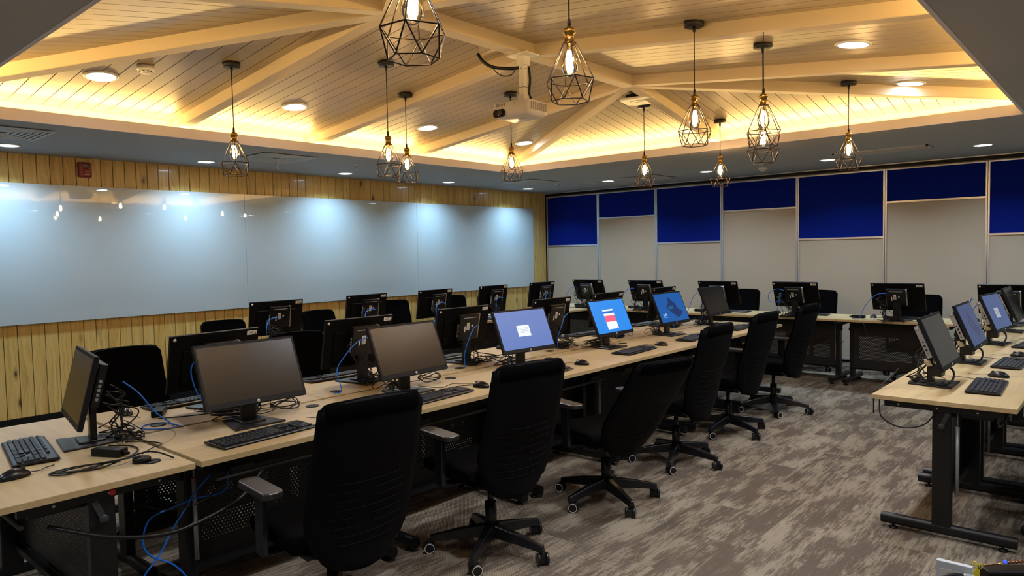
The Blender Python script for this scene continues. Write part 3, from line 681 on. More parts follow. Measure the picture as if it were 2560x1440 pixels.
# small computers fixed to the back of each monitor
def make_pc():
    t = empty('mini_computer'); PFm = panel_frame()
    b = MB(); b.box((-.070, .0, .022), (.034, .19, .19)); c = b.obj('case', BLACKS, t, PFm.translation, (0, R(-TILT), 0), bevel=.004)
    b = MB(); b.box((-.070, -.098, .022), (.027, .012, .192)); f = b.obj('front_panel', SILVER, c, bevel=.0015)
    b = MB()
    for z, hgt in ((.012, .006), (-.012, .014), (-.036, .014)): b.box((-.070, -.1045, z+.01), (.010, .002, hgt))
    for z in (-.055, -.066): b.box((-.070, -.1045, z+.01), (.005, .002, .005))
    b.obj('port', DARK, f)
    b = MB(); b.lathe([(.009, 0), (.009, .001)], n=20, M=Matrix.Translation((-.070, -.104, .100)) @ Matrix.Rotation(R(90), 4, 'X')); b.obj('power_button', GREYP, f)
    b = MB(); b.box((-.0875, 0, .095), (.002, .13, .006)); b.obj('rear_ridge', GREYP, c)
    b = MB(); b.box((-.0876, .012, .03), (.0012, .028, .056)); s = b.obj('barcode_label', PAPER, c)
    b = MB(); [b.box((-.0884, .012, .010+.006*j), (.0004, .018, .0022)) for j in range(7)]; b.obj('barcode_print', INK, s)
    b = MB(); b.box((-.0876, .042, .01), (.0012, .010, .045)); b.obj('small_sticker', PAPER, c)
    b = MB(); b.box((-.0876, -.028, .033), (.0012, .014, .014)); b.obj('small_sticker', PAPER, c)
    b = MB(); [b.box((-.072, .0965, -.04+.02*j), (.012, .004, .013)) for j in range(5)]; b.obj('rear_port', GREYP, c)
    return t
pc = make_pc()
def make_adapter():
    t = empty('power_adapter'); b = MB(); b.box((0, 0, .016), (.055, .135, .032)); b.obj('brick', BLACK, t, bevel=.004)
    b = MB(); b.tube([(0, .066, .016), (0, .095, .014)], [.009, .006], 10); b.tube([(0, -.066, .016), (0, -.085, .014)], [.007, .004], 10); b.obj('plug', BLACK, t); return t
ad = make_adapter()
def make_keyboard():
    t = empty('keyboard'); W, D = .475, .165          # user side = +X
    b = MB(); pr = [(D/2, .004), (D/2-.006, .012), (-D/2+.01, .017), (-D/2, .013), (-D/2, .004)]
    n = len(pr); vs = [(x, -W/2, z) for x, z in pr]+[(x, W/2, z) for x, z in pr]
    b.add(vs, [tuple(reversed(range(n))), tuple(range(n, 2*n))]+[(k, (k+1) % n, n+(k+1) % n, n+k) for k in range(n)]); b.obj('body', BLACKS, t, bevel=.003)
    b = MB(); sl = math.atan2(.005, D-.016); M0 = Matrix.Translation((0, 0, .0165)) @ Matrix.Rotation(sl, 4, 'Y')
    U = .0203
    for r in range(6):
        x = D/2-.030-r*U*1.0-(.004 if r == 5 else 0); cells = []
        if r == 0: cells = [(0, 1.25), (1.25, 1.25), (2.5, 1.25), (3.75, 6.25), (10, 1.25), (11.25, 1.25), (12.5, 1.25), (13.75, 1.25)]
        elif r in (1, 2, 3): cells = [(0, 1.5+.25*(3-r))]+[(1.5+.25*(3-r)+c, 1) for c in range(10+(r > 1))]+[(12.5 if r > 1 else 11.9, 2.5 if r > 1 else 3.1)]
        elif r == 4: cells = [(c, 1) for c in range(13)]+[(13, 2)]
        else: cells = [(c*1.15, 1) for c in range(13)]
        for k in range(3):
            if r in (0, 3+1, 3) or (r == 1 and k == 1) or r == 5: cells.append((15.4+k, 1))
        if r < 5: cells += [(18.8+k, 1) for k in range(4)]
        for c, w_ in cells:
            y = -W/2+.008+(c+w_/2)*.01995
            if y+w_*.0094 > W/2-.004: continue
            b.box((x, y, .0), (U-.0032 if r < 5 else .011, w_*.01995-.0032, .009), M0)
    b.obj('keycaps', KEYS, t, bevel=.0015, seg=1)
    b = MB(); [b.box((-D/2+.02, s*.17, .003), (.012, .03, .006)) for s in (-1, 1)]; b.obj('feet', BLACK, t)
    return t
kb = make_keyboard()
def make_mouse():
    t = empty('mouse')
    def prof(u, v):
        th = u*2*math.pi; ph = v*math.pi/2; rx, ry, rz = .058, .031, .034
        cx = math.cos(th)*math.cos(ph); x = cx*rx; y = math.sin(th)*math.cos(ph)*ry*(1-.12*math.cos(th)); z = math.sin(ph)*rz*(1-.25*(-cx if cx < 0 else cx*.2))
        return (x, y, z+.003)
    b = MB(); b.grid(prof, 28, 10); b.lathe([(.001, .003), (.001, .004)], n=4); o = b.obj('shell', BLACKS, t)
    b = MB(); b.cyl((-.030, -.004, .026), (-.030, .004, .026), .009, n=14); b.obj('scroll_wheel', ARM, t)
    b = MB(); b.tube(spline([(-.055, 0, .008), (-.09, .01, .006), (-.12, -.015, .004), (-.16, -.02, .004)]), .0018, 6); b.obj('cord', CABLE, t)
    return t
ms = make_mouse()
def tangle(seed, spread=1.0, n=7):
    rnd = random.Random(seed); b = MB(); base = Vector((-.10, 0, 0))
    PFm = panel_frame()
    for k in range(n):
        st = PFm @ Vector((-.10, .10+rnd.uniform(0, .03), rnd.uniform(-.05, .07)))
        pts = [tuple(st)]; p = Vector(st)
        side = rnd.uniform(.05, .16)*spread
        pts.append((st.x-.03-rnd.uniform(0, .03), st.y+rnd.uniform(-.01, .05), st.z-.04+rnd.uniform(-.02, .03)))
        pts.append((-.13+rnd.uniform(-.05, .04), rnd.uniform(.03, .13), .16+rnd.uniform(-.05, .05)))
        pts.append((-.12+rnd.uniform(-.05, .05), rnd.uniform(-.02, .12), .09+rnd.uniform(-.03, .03)))
        for j in range(4): pts.append((-.12+rnd.uniform(-.08, .08), side*rnd.uniform(-1, 1.3), rnd.choice((.006, .012, .03, .05))))
        b.tube(spline(pts, 5), rnd.choice((.0024, .003, .0036)), 6)
    c = Vector((-.15, .06*spread, .012))
    for k in range(4):
        rr = rnd.uniform(.025, .05); b.tube([(c.x+rr*math.cos(a)*1.3, c.y+rr*math.sin(a), .006+.006*k+.01*math.sin(2*a+k)) for a in [i*math.pi/9 for i in range(18)]], .003, 6, closed=True)
    o = b.obj('cable_tangle', CABLE); return o
tg = [tangle(3), tangle(11, .8, 6), tangle(23, 1.1, 8)]
def place(base, local):                     # local point of a station -> world
    x, y, rz = base[:3]; c, s = math.cos(R(rz)), math.sin(R(rz)); return (x+local[0]*c-local[1]*s, y+local[0]*s+local[1]*c, .7405+local[2])
DZ = .7405
STN = []
NEARM = [(-3.264, 1.748, -1.4, 'off'), (-3.24, 2.72, 1.5, 'off'), (-3.303, 3.846, -5.3, 'dialog'), (-3.33, 4.98, -.5, 'form'), (-3.34, 6.02, -1, 'lock'), (-3.407, 7.08, .4, 'off')]
NL = ['brown tinted dark screen', 'dark brown grey screen', 'lavender screen and white dialog', 'bright blue screen and pink form', 'blue lock screen and rock picture', 'blank dark screen']
for k, (x, y, a, kd) in enumerate(NEARM): STN.append((x, y, a, kd, 1.0, 'island aisle row, %s from near end' % ORD[k].replace('nearest', 'first'), NL[k], 'near'))
FARM = [(1.841, 184.5), (2.796, 178), (3.74, 178), (4.80, 180), (5.66, 181), (6.71, 182.3)]
for k, (y, a) in enumerate(FARM): STN.append((-3.765, y, a, 'off', 1.0, 'island whiteboard side row, %s from near end' % ORD[k].replace('nearest', 'first'), 'black back with white sticker', 'far'))
for k, y in enumerate((3.45, 4.46, 5.40, 6.35, 7.29)): STN.append((-5.87, y, (177, 183, 182, 182, 181)[k], 'off', 1.0, 'whiteboard wall row, %s from near end' % ORD[k].replace('nearest', 'first'), 'black back with white sticker', 'wall'))
for k, x in enumerate((-5.92, -4.98, -3.95, -3.00, -1.93, -.95)): STN.append((x, 8.39, 90, 'off', 1.0, 'back row, %s from left' % ORD[k].replace('nearest', 'first'), 'black back with white sticker', 'back'))
RL = ['blank grey screen', 'blue grey lock screen', 'blue screen with small dialog', 'blank dark screen seen edge on']
for k, (y, kd) in enumerate(((4.686, 'off'), (5.68, 'lock_dim'), (6.826, 'dialog_dim'), (7.85, 'off'))): STN.append((-.887, y, (0, 0, -5, 0)[k], kd, 1.0, 'right hand row, %s from camera' % ORD[k].replace('nearest', 'first'), RL[k], 'right'))
STN.append((-3.51, 1.117, -100, 'off', 1.0, 'near end desk of island', 'dark screen seen edge on', 'end'))
GM = dict(near='monitors on the aisle side of the island', far='monitors on the whiteboard side of the island', wall='monitors in the whiteboard wall row', back='monitors in the back row', right='monitors in the right hand row', end='monitors on the end desk')
for i, (x, y, a, kd, s, where, look, grp) in enumerate(STN):
    o = inst(protos[kd], (x, y, DZ), a, 'black monitor with %s, %s' % (look, where), 'monitor', GM[grp]); o.scale = (s, s, s)
    p = inst(pc, (x, y, DZ), a, 'black mini computer behind the monitor, %s' % where, 'mini computer', 'mini computers behind monitors'); p.scale = (s, s, s)
    c = inst(tg[i % 3], (x, y, DZ), a, 'tangle of black cables behind monitor, %s' % where, 'cable', 'cable tangles behind monitors'); c.scale = (.62, .62, .8) if grp == 'right' else (s, s, s)
    tl = dict(end=14, far=12, wall=9).get(grp, TILT)
    for q_ in list(o.children)+list(p.children):
        if q_.name.split('.')[0] in ('housing', 'case'): q_.rotation_euler.y = R(-tl)
    st = (x, y, a)
    # keyboard and mouse on the user side
    if grp == 'end': kl, kr, ml, mr = (-3.53, .89, DZ), -99, (-3.16, .745, DZ), -75
    else:
        dx = dict(near=.24, far=.25, wall=.27, back=.27, right=.26)[grp]; dy = dict(near=.0, far=.03, wall=-.03, back=-.05, right=.035)[grp]
        if grp == 'near':
            kx = -2.975; ky = (1.655, 2.72, 3.68, 4.90, 5.89, 6.87)[i]; kl = (kx-(.04 if i > 2 else 0), ky, DZ); kr = (4, 4, 0, 4, 8, 4)[i]
            ml = (kl[0]+.0, ky+(.37, .365, .44, .42, .36, .35)[i], DZ); mr = 10
        else:
            kl = place(st, (dx, dy, 0)); kl = (kl[0], kl[1], DZ); kr = a+random.uniform(-4, 4)
            m_ = place(st, (dx+.0, dy+(.42 if grp == 'right' else .35), 0)); ml = (m_[0], m_[1], DZ); mr = a+random.uniform(-15, 15)
    inst(kb, kl, kr, 'black keyboard, %s' % where, 'keyboard', 'black desktop keyboards')
    inst(ms, ml, mr, 'black wired mouse beside keyboard, %s' % where, 'mouse', 'black computer mice')
# blue network cables
def bl(pts, lb, r=.0032, m=BLUE, nm='network_cable', cat='cable', grp='blue network cables'):
    b = MB(); b.tube(spline(pts, 7), r, 8); o = b.obj(nm, m); tag(o, lb, cat, grp)
    return o
def stl(st, *pts): return [place((st[0], st[1], st[2]), (p[0]-(.055 if p[2] > .15 else .02), p[1], p[2]-(.02 if p[2] > .2 else 0))) for p in pts]
for i, S in enumerate(STN):
    g = S[7]; where = S[5]; lb = 'blue network cable behind monitor, %s' % where
    if g == 'far':
        if i == 6: P = [(-.165, .06, .30), (-.10, .10, .33), (-.03, .17, .30), (-.02, .19, .20), (-.08, .13, .05), (-.22, -.02, .006), (-.34, .06, .006), (-.30, .17, .008)]
        elif i == 7: P = [(-.155, .07, .33), (-.14, .16, .30), (-.12, .24, .22), (-.16, .30, .12), (-.25, .33, .02), (-.22, .36, .004)]
        else: P = [(-.155, .07, .31), (-.165, .12, .29), (-.17, .17, .22), (-.18, .19, .10), (-.19, .20, .004)]
    elif g == 'wall': P = [(-.15, .07, .29), (-.15, .13, .30), (-.14, .19, .27), (-.16, .22, .17), (-.17, .21, .05), (-.18, .2, .004)]
    elif g == 'back':
        P = [(-.14, .06, .32), (-.15, .14, .31), (-.15, .22, .24), (-.15, .28, .14), (-.16, .33, .01)]
        if i == 20: P = [(-.14, .06, .33), (-.15, .14, .345), (-.155, .22, .30), (-.155, .23, .22), (-.15, .17, .17), (-.14, .11, .22), (-.15, .09, .29), (-.15, .14, .10), (-.16, .2, .01)]
    elif g == 'end': P = None
    elif g == 'right' and i != 25: continue
    elif g == 'right': P = [(-.10, .10, .36), (-.12, .15, .37), (-.14, .17, .28), (-.15, .12, .10), (-.16, .1, .01)]
    else: P = [(-.10, .10, .30), (-.13, .15, .24), (-.15, .15, .10), (-.16, .13, .01)]
    if g == 'end': bl([(-3.33, 1.20, 1.02), (-3.32, 1.26, .96), (-3.32, 1.33, .86), (-3.36, 1.42, .78), (-3.45, 1.44, .747), (-3.55, 1.36, .745), (-3.62, 1.40, .745), (-3.60, 1.48, .745), (-3.44, 1.50, .745)], lb)
    else: bl(stl(S, *P), lb)

# ------------------------------------------------------------------ power adapters and loose cables
AG = 'black power adapters'
for loc, rz, lb in (((-3.20, 1.09, DZ), -62, 'black power adapter lying flat on the end desk by the coiled cable'), ((-3.83, 1.55, DZ), 58, 'black power adapter propped on the second row desk beside the blue cable loop'),
                    ((-2.35, 8.52, DZ), 88, 'black power adapter on the back row desk beside the fifth monitor'), ((-6.19, 8.55, DZ), 95, 'black power adapter on the back row desk at the left corner monitor'),
                    ((-5.28, 8.55, DZ), 80, 'black power adapter under the second monitor of the back row'), ((-4.25, 8.50, DZ), 90, 'black power adapter by the third monitor of the back row'),
                    ((-6.07, 3.66, DZ), 8, 'black power adapter by the first monitor of the whiteboard wall row')):
    inst(ad, loc, rz, lb, 'power adapter', AG)
def cable(pts, lb, r=.0028, m=CABLE, nm='cable', grp=None): return bl(pts, lb, r, m, nm, 'cable', grp)
z = .745
PK = [(-3.36, 1.14, z), (-3.27, 1.20, z), (-3.17, 1.19, z), (-3.05, 1.10, z+.01), (-3.02, .99, z), (-3.06, .90, z), (-3.10, .85, z), (-3.10, .93, z+.004), (-3.05, 1.02, z+.006), (-3.02, .92, z+.006), (-3.07, .86, z+.004), (-3.07, .97, z+.008), (-3.02, 1.05, z+.012), (-3.00, 1.15, z+.03), (-2.98, 1.20, z+.02), (-2.93, 1.235, z)]
cable(PK, 'thin black coiled cable with bare plug lying on the end desk', .0034)
cable([(-3.02, 1.15, z+.02), (-3.10, 1.22, z+.015), (-3.20, 1.30, z), (-3.30, 1.27, z), (-3.36, 1.21, z)], 'thin black lead running back from the round grommet on the end desk', .0026)
cable([(-2.985, 1.13, z+.02), (-3.00, 1.06, z+.02), (-3.06, .97, z), (-3.03, .88, z), (-3.09, .84, z), (-3.06, .95, z+.01), (-3.0, 1.08, z+.02)], 'second loop of thin black cable folded on the end desk', .003)
b = MB(); b.lathe([(.034, 0), (.034, .016), (.028, .020), (.001, .020)], n=24); b.box((-.02, 0, .010), (.05, .03, .016)); tag(b.obj('cable_grommet', BLACK, None, (-2.99, 1.135, DZ)), 'round black cable outlet cap standing on the end desk', 'grommet')
cable([(-3.72, 1.50, z), (-3.65, 1.62, z), (-3.60, 1.80, z), (-3.58, 2.0, z), (-3.62, 2.2, z)], 'long black lead running behind the first dark monitor', .003)
for k, (x, y) in enumerate(((-3.40, 2.02), (-3.37, 3.02))):
    cable([(x+.05*math.cos(a)*(1+.25*math.sin(3*a)), y+.09*math.sin(a)*(1+.2*math.cos(2*a)), z+.010+.018*math.sin(1.7*a+k)+.0015*j) for j, a in enumerate([i*.75 for i in range(26)])], 'bundle of looped black cable on the desk behind the %s aisle monitor' % ('first', 'second')[k], .003)
for k, (x, y, dx_, dy_) in enumerate(((-3.05, 4.98, .05, .25), (-3.10, 5.95, .05, .30), (-3.08, 2.92, .02, .2), (-.80, 4.85, .1, .15), (-.80, 5.80, .12, .14), (-.80, 6.75, .14, .12))):
    cable([(x-.14, y-.12, z+.02), (x-.05, y-.02, z+.003), (x-.10, y+.12, z), (x+.0, y+dy_, z), (x+dx_, y+dy_-.05, z), (x+dx_, y+.04, z+.01)], 'thin black keyboard lead curling on the desk by the %s' % ('bright blue form monitor', 'blue lock screen monitor', 'second dark aisle monitor', 'first right row monitor', 'second right row monitor', 'third right row monitor')[k], .0019)
# under the desks at the near end
CURL = [(-3.0, 1.50, .62), (-3.0, 1.473, .53), (-3.0, 1.35, .532), (-3.0, 1.249, .518), (-3.0, 1.157, .495), (-3.0, 1.129, .404), (-3.0, 1.161, .341), (-3.0, 1.239, .284), (-3.0, 1.298, .203), (-2.98, 1.33, .10), (-2.95, 1.36, .02), (-2.88, 1.40, .006)]
STRAIGHT = [(-3.0, 1.42, .62), (-3.0, 1.333, .545), (-3.0, 1.315, .513), (-3.0, 1.245, .426), (-3.0, 1.193, .342), (-3.0, 1.118, .26), (-2.99, 1.03, .12), (-2.97, .96, .02), (-2.93, .88, .006)]
cable([(-2.92, .78, .60), (-2.80, .95, .54), (-2.74, 1.12, .515), (-2.73, 1.28, .535), (-2.74, 1.42, .575), (-2.82, 1.56, .64)], 'thick glossy black cable drooping under the near end of the island', .0085)
cable([(-3.0, 1.48, .60), (-2.92, 1.36, .545), (-2.95, 1.22, .53), (-3.0, 1.10, .58)], 'thin black lead drooping behind the thick cable under the island', .003)
bl(CURL, 'blue network cable curling to the carpet under the near end of the island', .0038)
bl(STRAIGHT, 'straight blue network cable crossing down to the carpet under the island', .0038)
cable([(-1.06, 4.24, .71), (-1.04, 4.20, .62), (-.95, 4.20, .575), (-.84, 4.21, .60), (-.78, 4.24, .68)], 'black cable loop hanging under the near corner of the right hand desk', .004)
cable([(-1.02, 4.48, z+.10), (-1.05, 4.45, z+.055), (-1.08, 4.38, z+.02), (-1.10, 4.30, .73), (-1.12, 4.36, .60)], 'black power cord leaving over the edge of the right hand desk', .004)
cable([(-2.26, 8.36, .742), (-2.22, 8.25, .70), (-2.16, 8.22, .56), (-2.02, 8.22, .47), (-1.88, 8.22, .45)], 'pale shining black cable looping down the back row modesty panel', .0035)
cable([(-1.60, 8.36, .80), (-1.68, 8.26, .72), (-1.76, 8.22, .62), (-1.80, 8.22, .56)], 'loose lead with white tag hanging off the back row desk', .003)
b = MB(); b.box((0, 0, 0), (.03, .004, .05)); tag(b.obj('cable_tag', PAPER, None, (-1.60, 8.345, .815), (0, R(20), 0)), 'white tag on the loose lead beside the fifth back row monitor', 'tag')
cable([(-2.44, 8.30, .50), (-2.50, 8.30, .44), (-2.58, 8.30, .46)], 'thin black lead sagging between two back row desk legs', .003)
# pale terminal strips and brackets near the right row computers
for k, S in enumerate(STN[23:26]):
    b = MB(); [b.box((-.02+.0*j, -.05+.012*j, 0), (.022, .009, .022)) for j in range(8)]; b.box((-.02, -.008, -.012), (.026, .10, .008))
    x, y, zz = place(S, (-.005, -.03, .135)); tag(b.obj('terminal_strip', mat('cream_terminal', (.55, .45, .30), rough=.5), None, (x, y, zz), (0, R(-15), R(20))), 'cream ribbed plug strip under the computer of the %s right row monitor' % ('first', 'second', 'third')[k], 'plug strip', 'cream plug strips')
    b = MB(); b.tube(spline([(x-.02, y-.03, zz-.02), (x-.05, y-.06, zz-.07), (x+.02, y-.07, zz-.12), (x+.10, y-.02, zz-.11), (x+.10, y+.05, zz-.05), (x+.02, y+.06, zz-.01)]), .006, 8); b.box((x+.03, y+.01, zz-.05), (.06, .10, .06))
    tag(b.obj('plug_bundle', CABLE), 'black plugs and looped cord under the computer of the %s right row monitor' % ('first', 'second', 'third')[k], 'cable', 'plug bundles of the right row')

# ------------------------------------------------------------------ chairs (facing +X local)
def make_chair():
    t = empty('office_chair')
    def backx(z):                            # centre line of the back, leaning to -X at the top
        k = (z-.34)/.69; return -.235+.035*math.cos(k*math.pi*1.15)-.02-.115*max(0, k-.35)**1.3
    def halfw(z):
        k = (z-.34)/.69
        if k < .36: return .138+.094*math.sin(k/.36*math.pi/2)
        return .232-.012*((k-.36)/.64)
    def surf(off, inset):
        def fn(u, v):
            z = .34+.69*v; hw = halfw(z)-inset; q = 2*u-1
            e = min(1, (1-abs(2*v-1))/.06); hw *= .90+.10*math.sqrt(max(0, e))
            return (backx(z)+off+.032*q*q*(1-.3*v)-(0 if off < 0 else 0), q*hw, z-.018*q*q*(1 if v > .5 else -1)*(v > .9 or v < .1))
        return fn
    b = MB(); nu, nv = 14, 26
    b.grid(surf(-.020, 0), nu, nv); b.grid(surf(.012, .004), nu, nv)
    m_ = (nu+1)*(nv+1)
    for i in range(nu): b.f += [(i, m_+i, m_+i+1, i+1), (nv*(nu+1)+i, nv*(nu+1)+i+1, m_+nv*(nu+1)+i+1, m_+nv*(nu+1)+i)]; b.sm += [True, True]
    for j in range(nv): b.f += [(j*(nu+1), (j+1)*(nu+1), m_+(j+1)*(nu+1), m_+j*(nu+1)), (j*(nu+1)+nu, m_+j*(nu+1)+nu, m_+(j+1)*(nu+1)+nu, (j+1)*(nu+1)+nu)]; b.sm += [True, True]
    bk = b.obj('backrest', SHELL, t)
    b = MB(); fn = surf(.030, .015)
    b.grid(lambda u, v: fn(u, .05+.93*v), nu, nv); f2 = surf(.010, .004); b.grid(lambda u, v: f2(u, .03+.95*v), nu, nv); b.obj('back_cushion', FABRIC, bk)
    b = MB()                                   # padded roll folded over the top
    def roll(u, v):
        q = 2*u-1; hw = halfw(1.0)*.99; a = v*2*math.pi; x0 = backx(.985)+.032*q*q*.7-.002
        z0 = .982-.008*q*q; e = max(.25, math.sqrt(max(0, 1-abs(q)**18)))
        return (x0+math.cos(a)*.024*e-.010*math.sin(a), q*hw, z0+math.sin(a)*.050*e)
    b.grid(roll, 20, 14); b.obj('headroll', FABRIC, bk)
    b = MB()                                   # sewn lumbar lines on the rear
    for k in range(8):
        z0 = .47+.036*k; full = k in (0, 7)
        for a0, a1 in (((-.62, .62),) if full or k % 3 == 1 else ((-.72, -.12), (.18, .72))):
            pts = []
            for i in range(9):
                q = a0+(a1-a0)*i/8; hw = halfw(z0); pts.append((backx(z0)-.0205+.032*q*q*(1-.3*(z0-.34)/.69), q*hw, z0-.02*(1-q*q)))
            b.tube(pts, .0012, 5)
    b.obj('lumbar_rib', mat('rib_thread', (.0035, .0035, .0045), rough=.6, spec=.12), bk)
    b = MB(); pr = [(.225, -.03), (.245, -.005), (.235, .025), (.20, .040), (-.17, .034), (-.21, .02), (-.215, -.02), (-.19, -.035)]
    def seat(u, v):
        q = 2*u-1; n = len(pr); x, z = pr[int(round(v*n)) % n]; sh = 1-.10*abs(q)**4; zz = z*(1-.35*abs(q)**6)+.010*q*q*(z > 0)
        return (x*sh+.03, q*.245, .455+zz)
    b.grid(seat, 14, len(pr))
    o = len(b.v); n = len(pr)
    b.f += [tuple(k*15 for k in range(n)), tuple(k*15+14 for k in reversed(range(n)))]; b.sm += [False, False]
    b.obj('seat', FABRIC, t)
    b = MB(); b.box((.02, 0, .405), (.34, .38, .022)); b.box((-.02, 0, .375), (.20, .13, .05)); b.tube([(-.06, 0, .38), (-.20, 0, .40), (-.215, 0, .46)], .022, 8); b.obj('seat_mechanism', BLACKS, t, bevel=.003)
    b = MB(); b.tube([(.05, -.07, .385), (.03, -.27, .375)], .006, 8); b.tube([(.03, -.235, .375), (.03, -.30, .372)], [.012, .014], 10); b.tube([(-.05, -.07, .375), (-.08, -.22, .365)], .006, 8); b.tube([(-.08, -.18, .366), (-.09, -.25, .363)], [.011, .013], 10); b.obj('control_lever', BLACKS, t)
    for s in (-1, 1):
        b = MB(); b.box((.04, s*.20, .395), (.07, .16, .016)); b.box((.035, s*.285, .52), (.065, .026, .25)); a = b.obj('armrest', BLACKS, t, bevel=.006)
        b = MB(); b.prism(rrect(.27, .088, .034, 5, .045, s*.28), .640, .668); b.obj('arm_pad', ARM, a, bevel=.007, seg=3)
    b = MB(); b.cyl((0, 0, .10), (0, 0, .26), .030, n=18); b.cyl((0, 0, .24), (0, 0, .37), .016, n=14); b.obj('gas_column', BLACKS, t)
    b = MB(); b.lathe([(.02, .075), (.05, .08), (.052, .105), (.042, .13), (.001, .135)], n=20)
    base = b.obj('base_hub', BLACKS, t)
    for k in range(5):
        a = R(72*k+12); c, s = math.cos(a), math.sin(a); Mx = Matrix.Rotation(a, 4, 'Z')
        b = MB(); sec = [(.035, .112, .030, .030), (.17, .098, .024, .024), (.285, .080, .018, .018), (.318, .072, .016, .018)]
        vs = [(x, sy*hw*1.15, z+sz*hh) for x, z, hw, hh in sec for sy, sz in ((-1, -1), (1, -1), (.6, 1), (-.6, 1))]
        fs = [(i*4+j, i*4+(j+1) % 4, (i+1)*4+(j+1) % 4, (i+1)*4+j) for i in range(3) for j in range(4)]+[(3, 2, 1, 0), (12, 13, 14, 15)]
        b.add(vs, fs, Mx, False); b.cyl((.305*c, .305*s, .045), (.305*c, .305*s, .085), .012, n=10); sp_ = b.obj('base_arm', BLACKS, t, bevel=.004)
        th = a+random.choice((.5, -.7, 1.2, 2.2, .1)); Mw = Matrix.Translation((.305*c+.018*math.cos(th), .305*s+.018*math.sin(th), .030)) @ Matrix.Rotation(th, 4, 'Z') @ Matrix.Rotation(R(90), 4, 'X')
        b = MB()
        for q in (-1, 1): b.lathe([(.022, q*.022-.009), (.030, q*.022-.006), (.030, q*.022+.006), (.022, q*.022+.009)], n=24, M=Mw)
        b.box((0, 0, 0), (.03, .04, .03), Mw); cs = b.obj('caster', BLACKS, sp_)
        for q in (-1, 1):
            b = MB(); zc = q*.0315; b.add([(r*math.cos(2*math.pi*j/24), r*math.sin(2*math.pi*j/24), zc) for r in (.0225, .0262) for j in range(24)], [(j, (j+1) % 24, 24+(j+1) % 24, 24+j) for j in range(24)], Mw); b.obj('caster_ring', WHITE, cs)
    return t
ch = make_chair()
# x, y, facing degrees, lift of the seat part, turn of the base
CH = [(-2.475, 1.67, 174, .0, 20, 'nearest, on the island aisle side', 'aisle'), (-2.515, 2.66, 171, 0, 40, 'second on the island aisle side', 'aisle'),
      (-2.47, 3.66, 166, -.02, 10, 'third on the island aisle side, leaning back', 'aisle'), (-2.515, 4.64, 180, 0, 25, 'fourth on the island aisle side', 'aisle'),
      (-2.59, 5.68, 178, .0, 5, 'fifth on the island aisle side', 'aisle'), (-2.585, 6.66, 179, -.0, 33, 'sixth and farthest on the island aisle side', 'aisle'),
      (-4.40, 1.72, 0, -.02, 12, 'first on the island whiteboard side', 'far'), (-4.40, 2.88, -8, -.04, 30, 'second on the island whiteboard side', 'far'),
      (-6.66, 3.45, -8, -.11, 12, 'first in the whiteboard wall row', 'wall'), (-6.66, 4.62, 2, -.09, 50, 'second in the whiteboard wall row', 'wall'),
      (-6.85, 5.78, -12, -.06, 22, 'third in the whiteboard wall row', 'wall'), (-6.85, 6.80, -14, -.06, 42, 'fourth in the whiteboard wall row', 'wall'),
      (-6.80, 7.55, -10, -.09, 18, 'fifth in the whiteboard wall row', 'wall'),
      (-4.12, 9.22, -92, -.05, 12, 'right of the third back row monitor', 'back'), (-3.12, 9.30, -88, -.05, 40, 'right of the fourth back row monitor', 'back'), (-1.93, 9.22, -88, -.075, 30, 'right of the fifth back row monitor', 'back'),
      (-.14, 4.72, 182, -.02, 20, 'at the first right hand desk', 'right'), (-.14, 5.62, 178, -.0, 50, 'at the second right hand desk', 'right')]
CG = dict(aisle='chairs along the aisle side of the island', far='chairs on the whiteboard side of the island', wall='chairs in the whiteboard wall row', back='chairs in the back row', right='chairs in the right hand row')
for x, y, a, lift, br, lb, g in CH:
    o = inst(ch, (x, y, 0), a, 'black high back office chair, '+lb, 'chair', CG[g])
    for c in o.children:
        nm = c.name.split('.')[0]
        if nm in ('backrest', 'seat', 'seat_mechanism', 'control_lever', 'armrest'): c.location.z = lift
        if nm == 'backrest':
            rc = R(-19) if 'leaning back' in lb else 0; c.rotation_euler = (0, rc, 0); c.location = (-.22-(-.22*math.cos(rc)+.45*math.sin(rc)), 0, lift+.45-(.22*math.sin(rc)+.45*math.cos(rc)))
        if nm in ('base_arm',): c.rotation_euler = (0, 0, R(br))

# ------------------------------------------------------------------ things on the low table at the lower right corner of the view
t = tag(empty('side_table', (-.16, 2.00, 0)), 'small black table below the lower right corner of view', 'table')
b = MB(); b.box((0, 0, .585), (.44, .44, .022)); b.obj('table_top', BLACK, t, bevel=.003)
for sx in (-1, 1):
    for sy in (-1, 1):
        b = MB(); b.box((sx*.19, sy*.19, .287), (.03, .03, .574)); b.obj('leg', STEEL, t)
t = tag(empty('socket_box', (-.336, 2.043, .596)), 'pale white box with flat top edge at the lower right corner', 'box')
b = MB(); b.box((0, 0, .077), (.078, .016, .154)); b.obj('case', mat('white_box_plastic', (.60, .64, .68), rough=.4), t, bevel=.0015)
b = MB(); b.box((0, -.0085, .09), (.06, .001, .09)); b.obj('face_plate', WHITE, t)
b = MB(); b.tube(spline([(-.40, 1.93, .605), (-.375, 1.965, .69), (-.352, 1.995, .722), (-.330, 2.012, .730), (-.312, 2.018, .731)]), .0062, 12); tag(b.obj('thick_cable', CABLE), 'thick black cable arching over the white box at the lower right corner', 'cable')
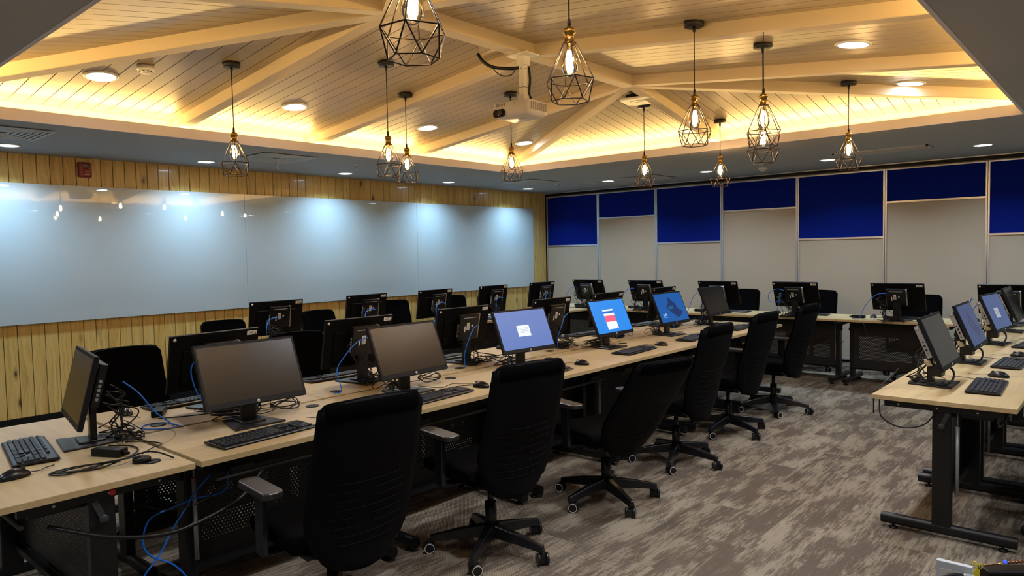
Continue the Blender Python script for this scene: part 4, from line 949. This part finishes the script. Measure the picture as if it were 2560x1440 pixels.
b = MB(); b.tube([(-.312+.0022*k, 2.018+.0004*k, .731) for k in range(11)], [.0078 if k % 2 else .0070 for k in range(11)], 16); tag(b.obj('cable_connector', mat('pale_connector', (.5, .53, .55), rough=.2, metal=.3)), 'pale ribbed connector at the end of the thick cable', 'connector')
t = tag(empty('pen_case', (-.205, 2.16, .596), 38), 'dark long case behind the yellow tag at the lower right corner', 'case')
b = MB(); b.box((0, 0, .068), (.20, .05, .136)); b.obj('body', BLACK, t, bevel=.006)
b = MB(); b.box((.02, -.027, .105), (.15, .004, .007)); b.obj('pale_strip', PAPER, t)
b = MB(); P0, P1 = Vector((-.283, 2.092, .741)), Vector((-.17, 2.208, .747)); b.tube([P0, P0.lerp(P1, .3), P1], [.0016, .0022, .0028], 12)
for k in range(9): b.cyl(P0.lerp(P1, .42+.06*k), P0.lerp(P1, .45+.06*k), .0036, n=12)
o = b.obj('copper_rod', COPPER); tag(o, 'thin shiny copper rod with blue bead at the lower right corner', 'rod')
q_ = P0.lerp(P1, .37); c = MB(); c.lathe([(.001, -.005), (.004, -.003), (.0048, 0), (.004, .003), (.001, .005)], (q_.x, q_.y, q_.z+.003), n=14); c.obj('blue_bead', BLUEG, o)
t = tag(empty('yellow_tag', (-.298, 2.075, .722)), 'bright yellow looped tag beside the copper rod at the lower right corner', 'tag'); t.scale = (.55, .55, .55)
b = MB(); b.prism([(-.018, -.03), (.006, -.03), (.020, .004), (.022, .022), (.010, .030), (.0, .012), (-.012, -.008)], -.002, .002, Matrix.Rotation(R(90), 4, 'X')); b.obj('tag_body', YEL, t, bevel=.0015)
b = MB()
for cx, cz, r_ in ((.002, .044, .010), (.024, .040, .008)): b.tube([(cx+r_*math.cos(a)*.7, 0, cz+r_*math.sin(a)*1.2) for a in [k*math.pi/6 for k in range(12)]], .0028, 6, closed=True)
b.tube(spline([(.018, -.002, .0), (.028, -.004, -.02), (.045, -.004, -.026), (.058, -.002, -.014), (.056, 0, .0)]), .0022, 6); b.obj('tag_loop', YEL, t)
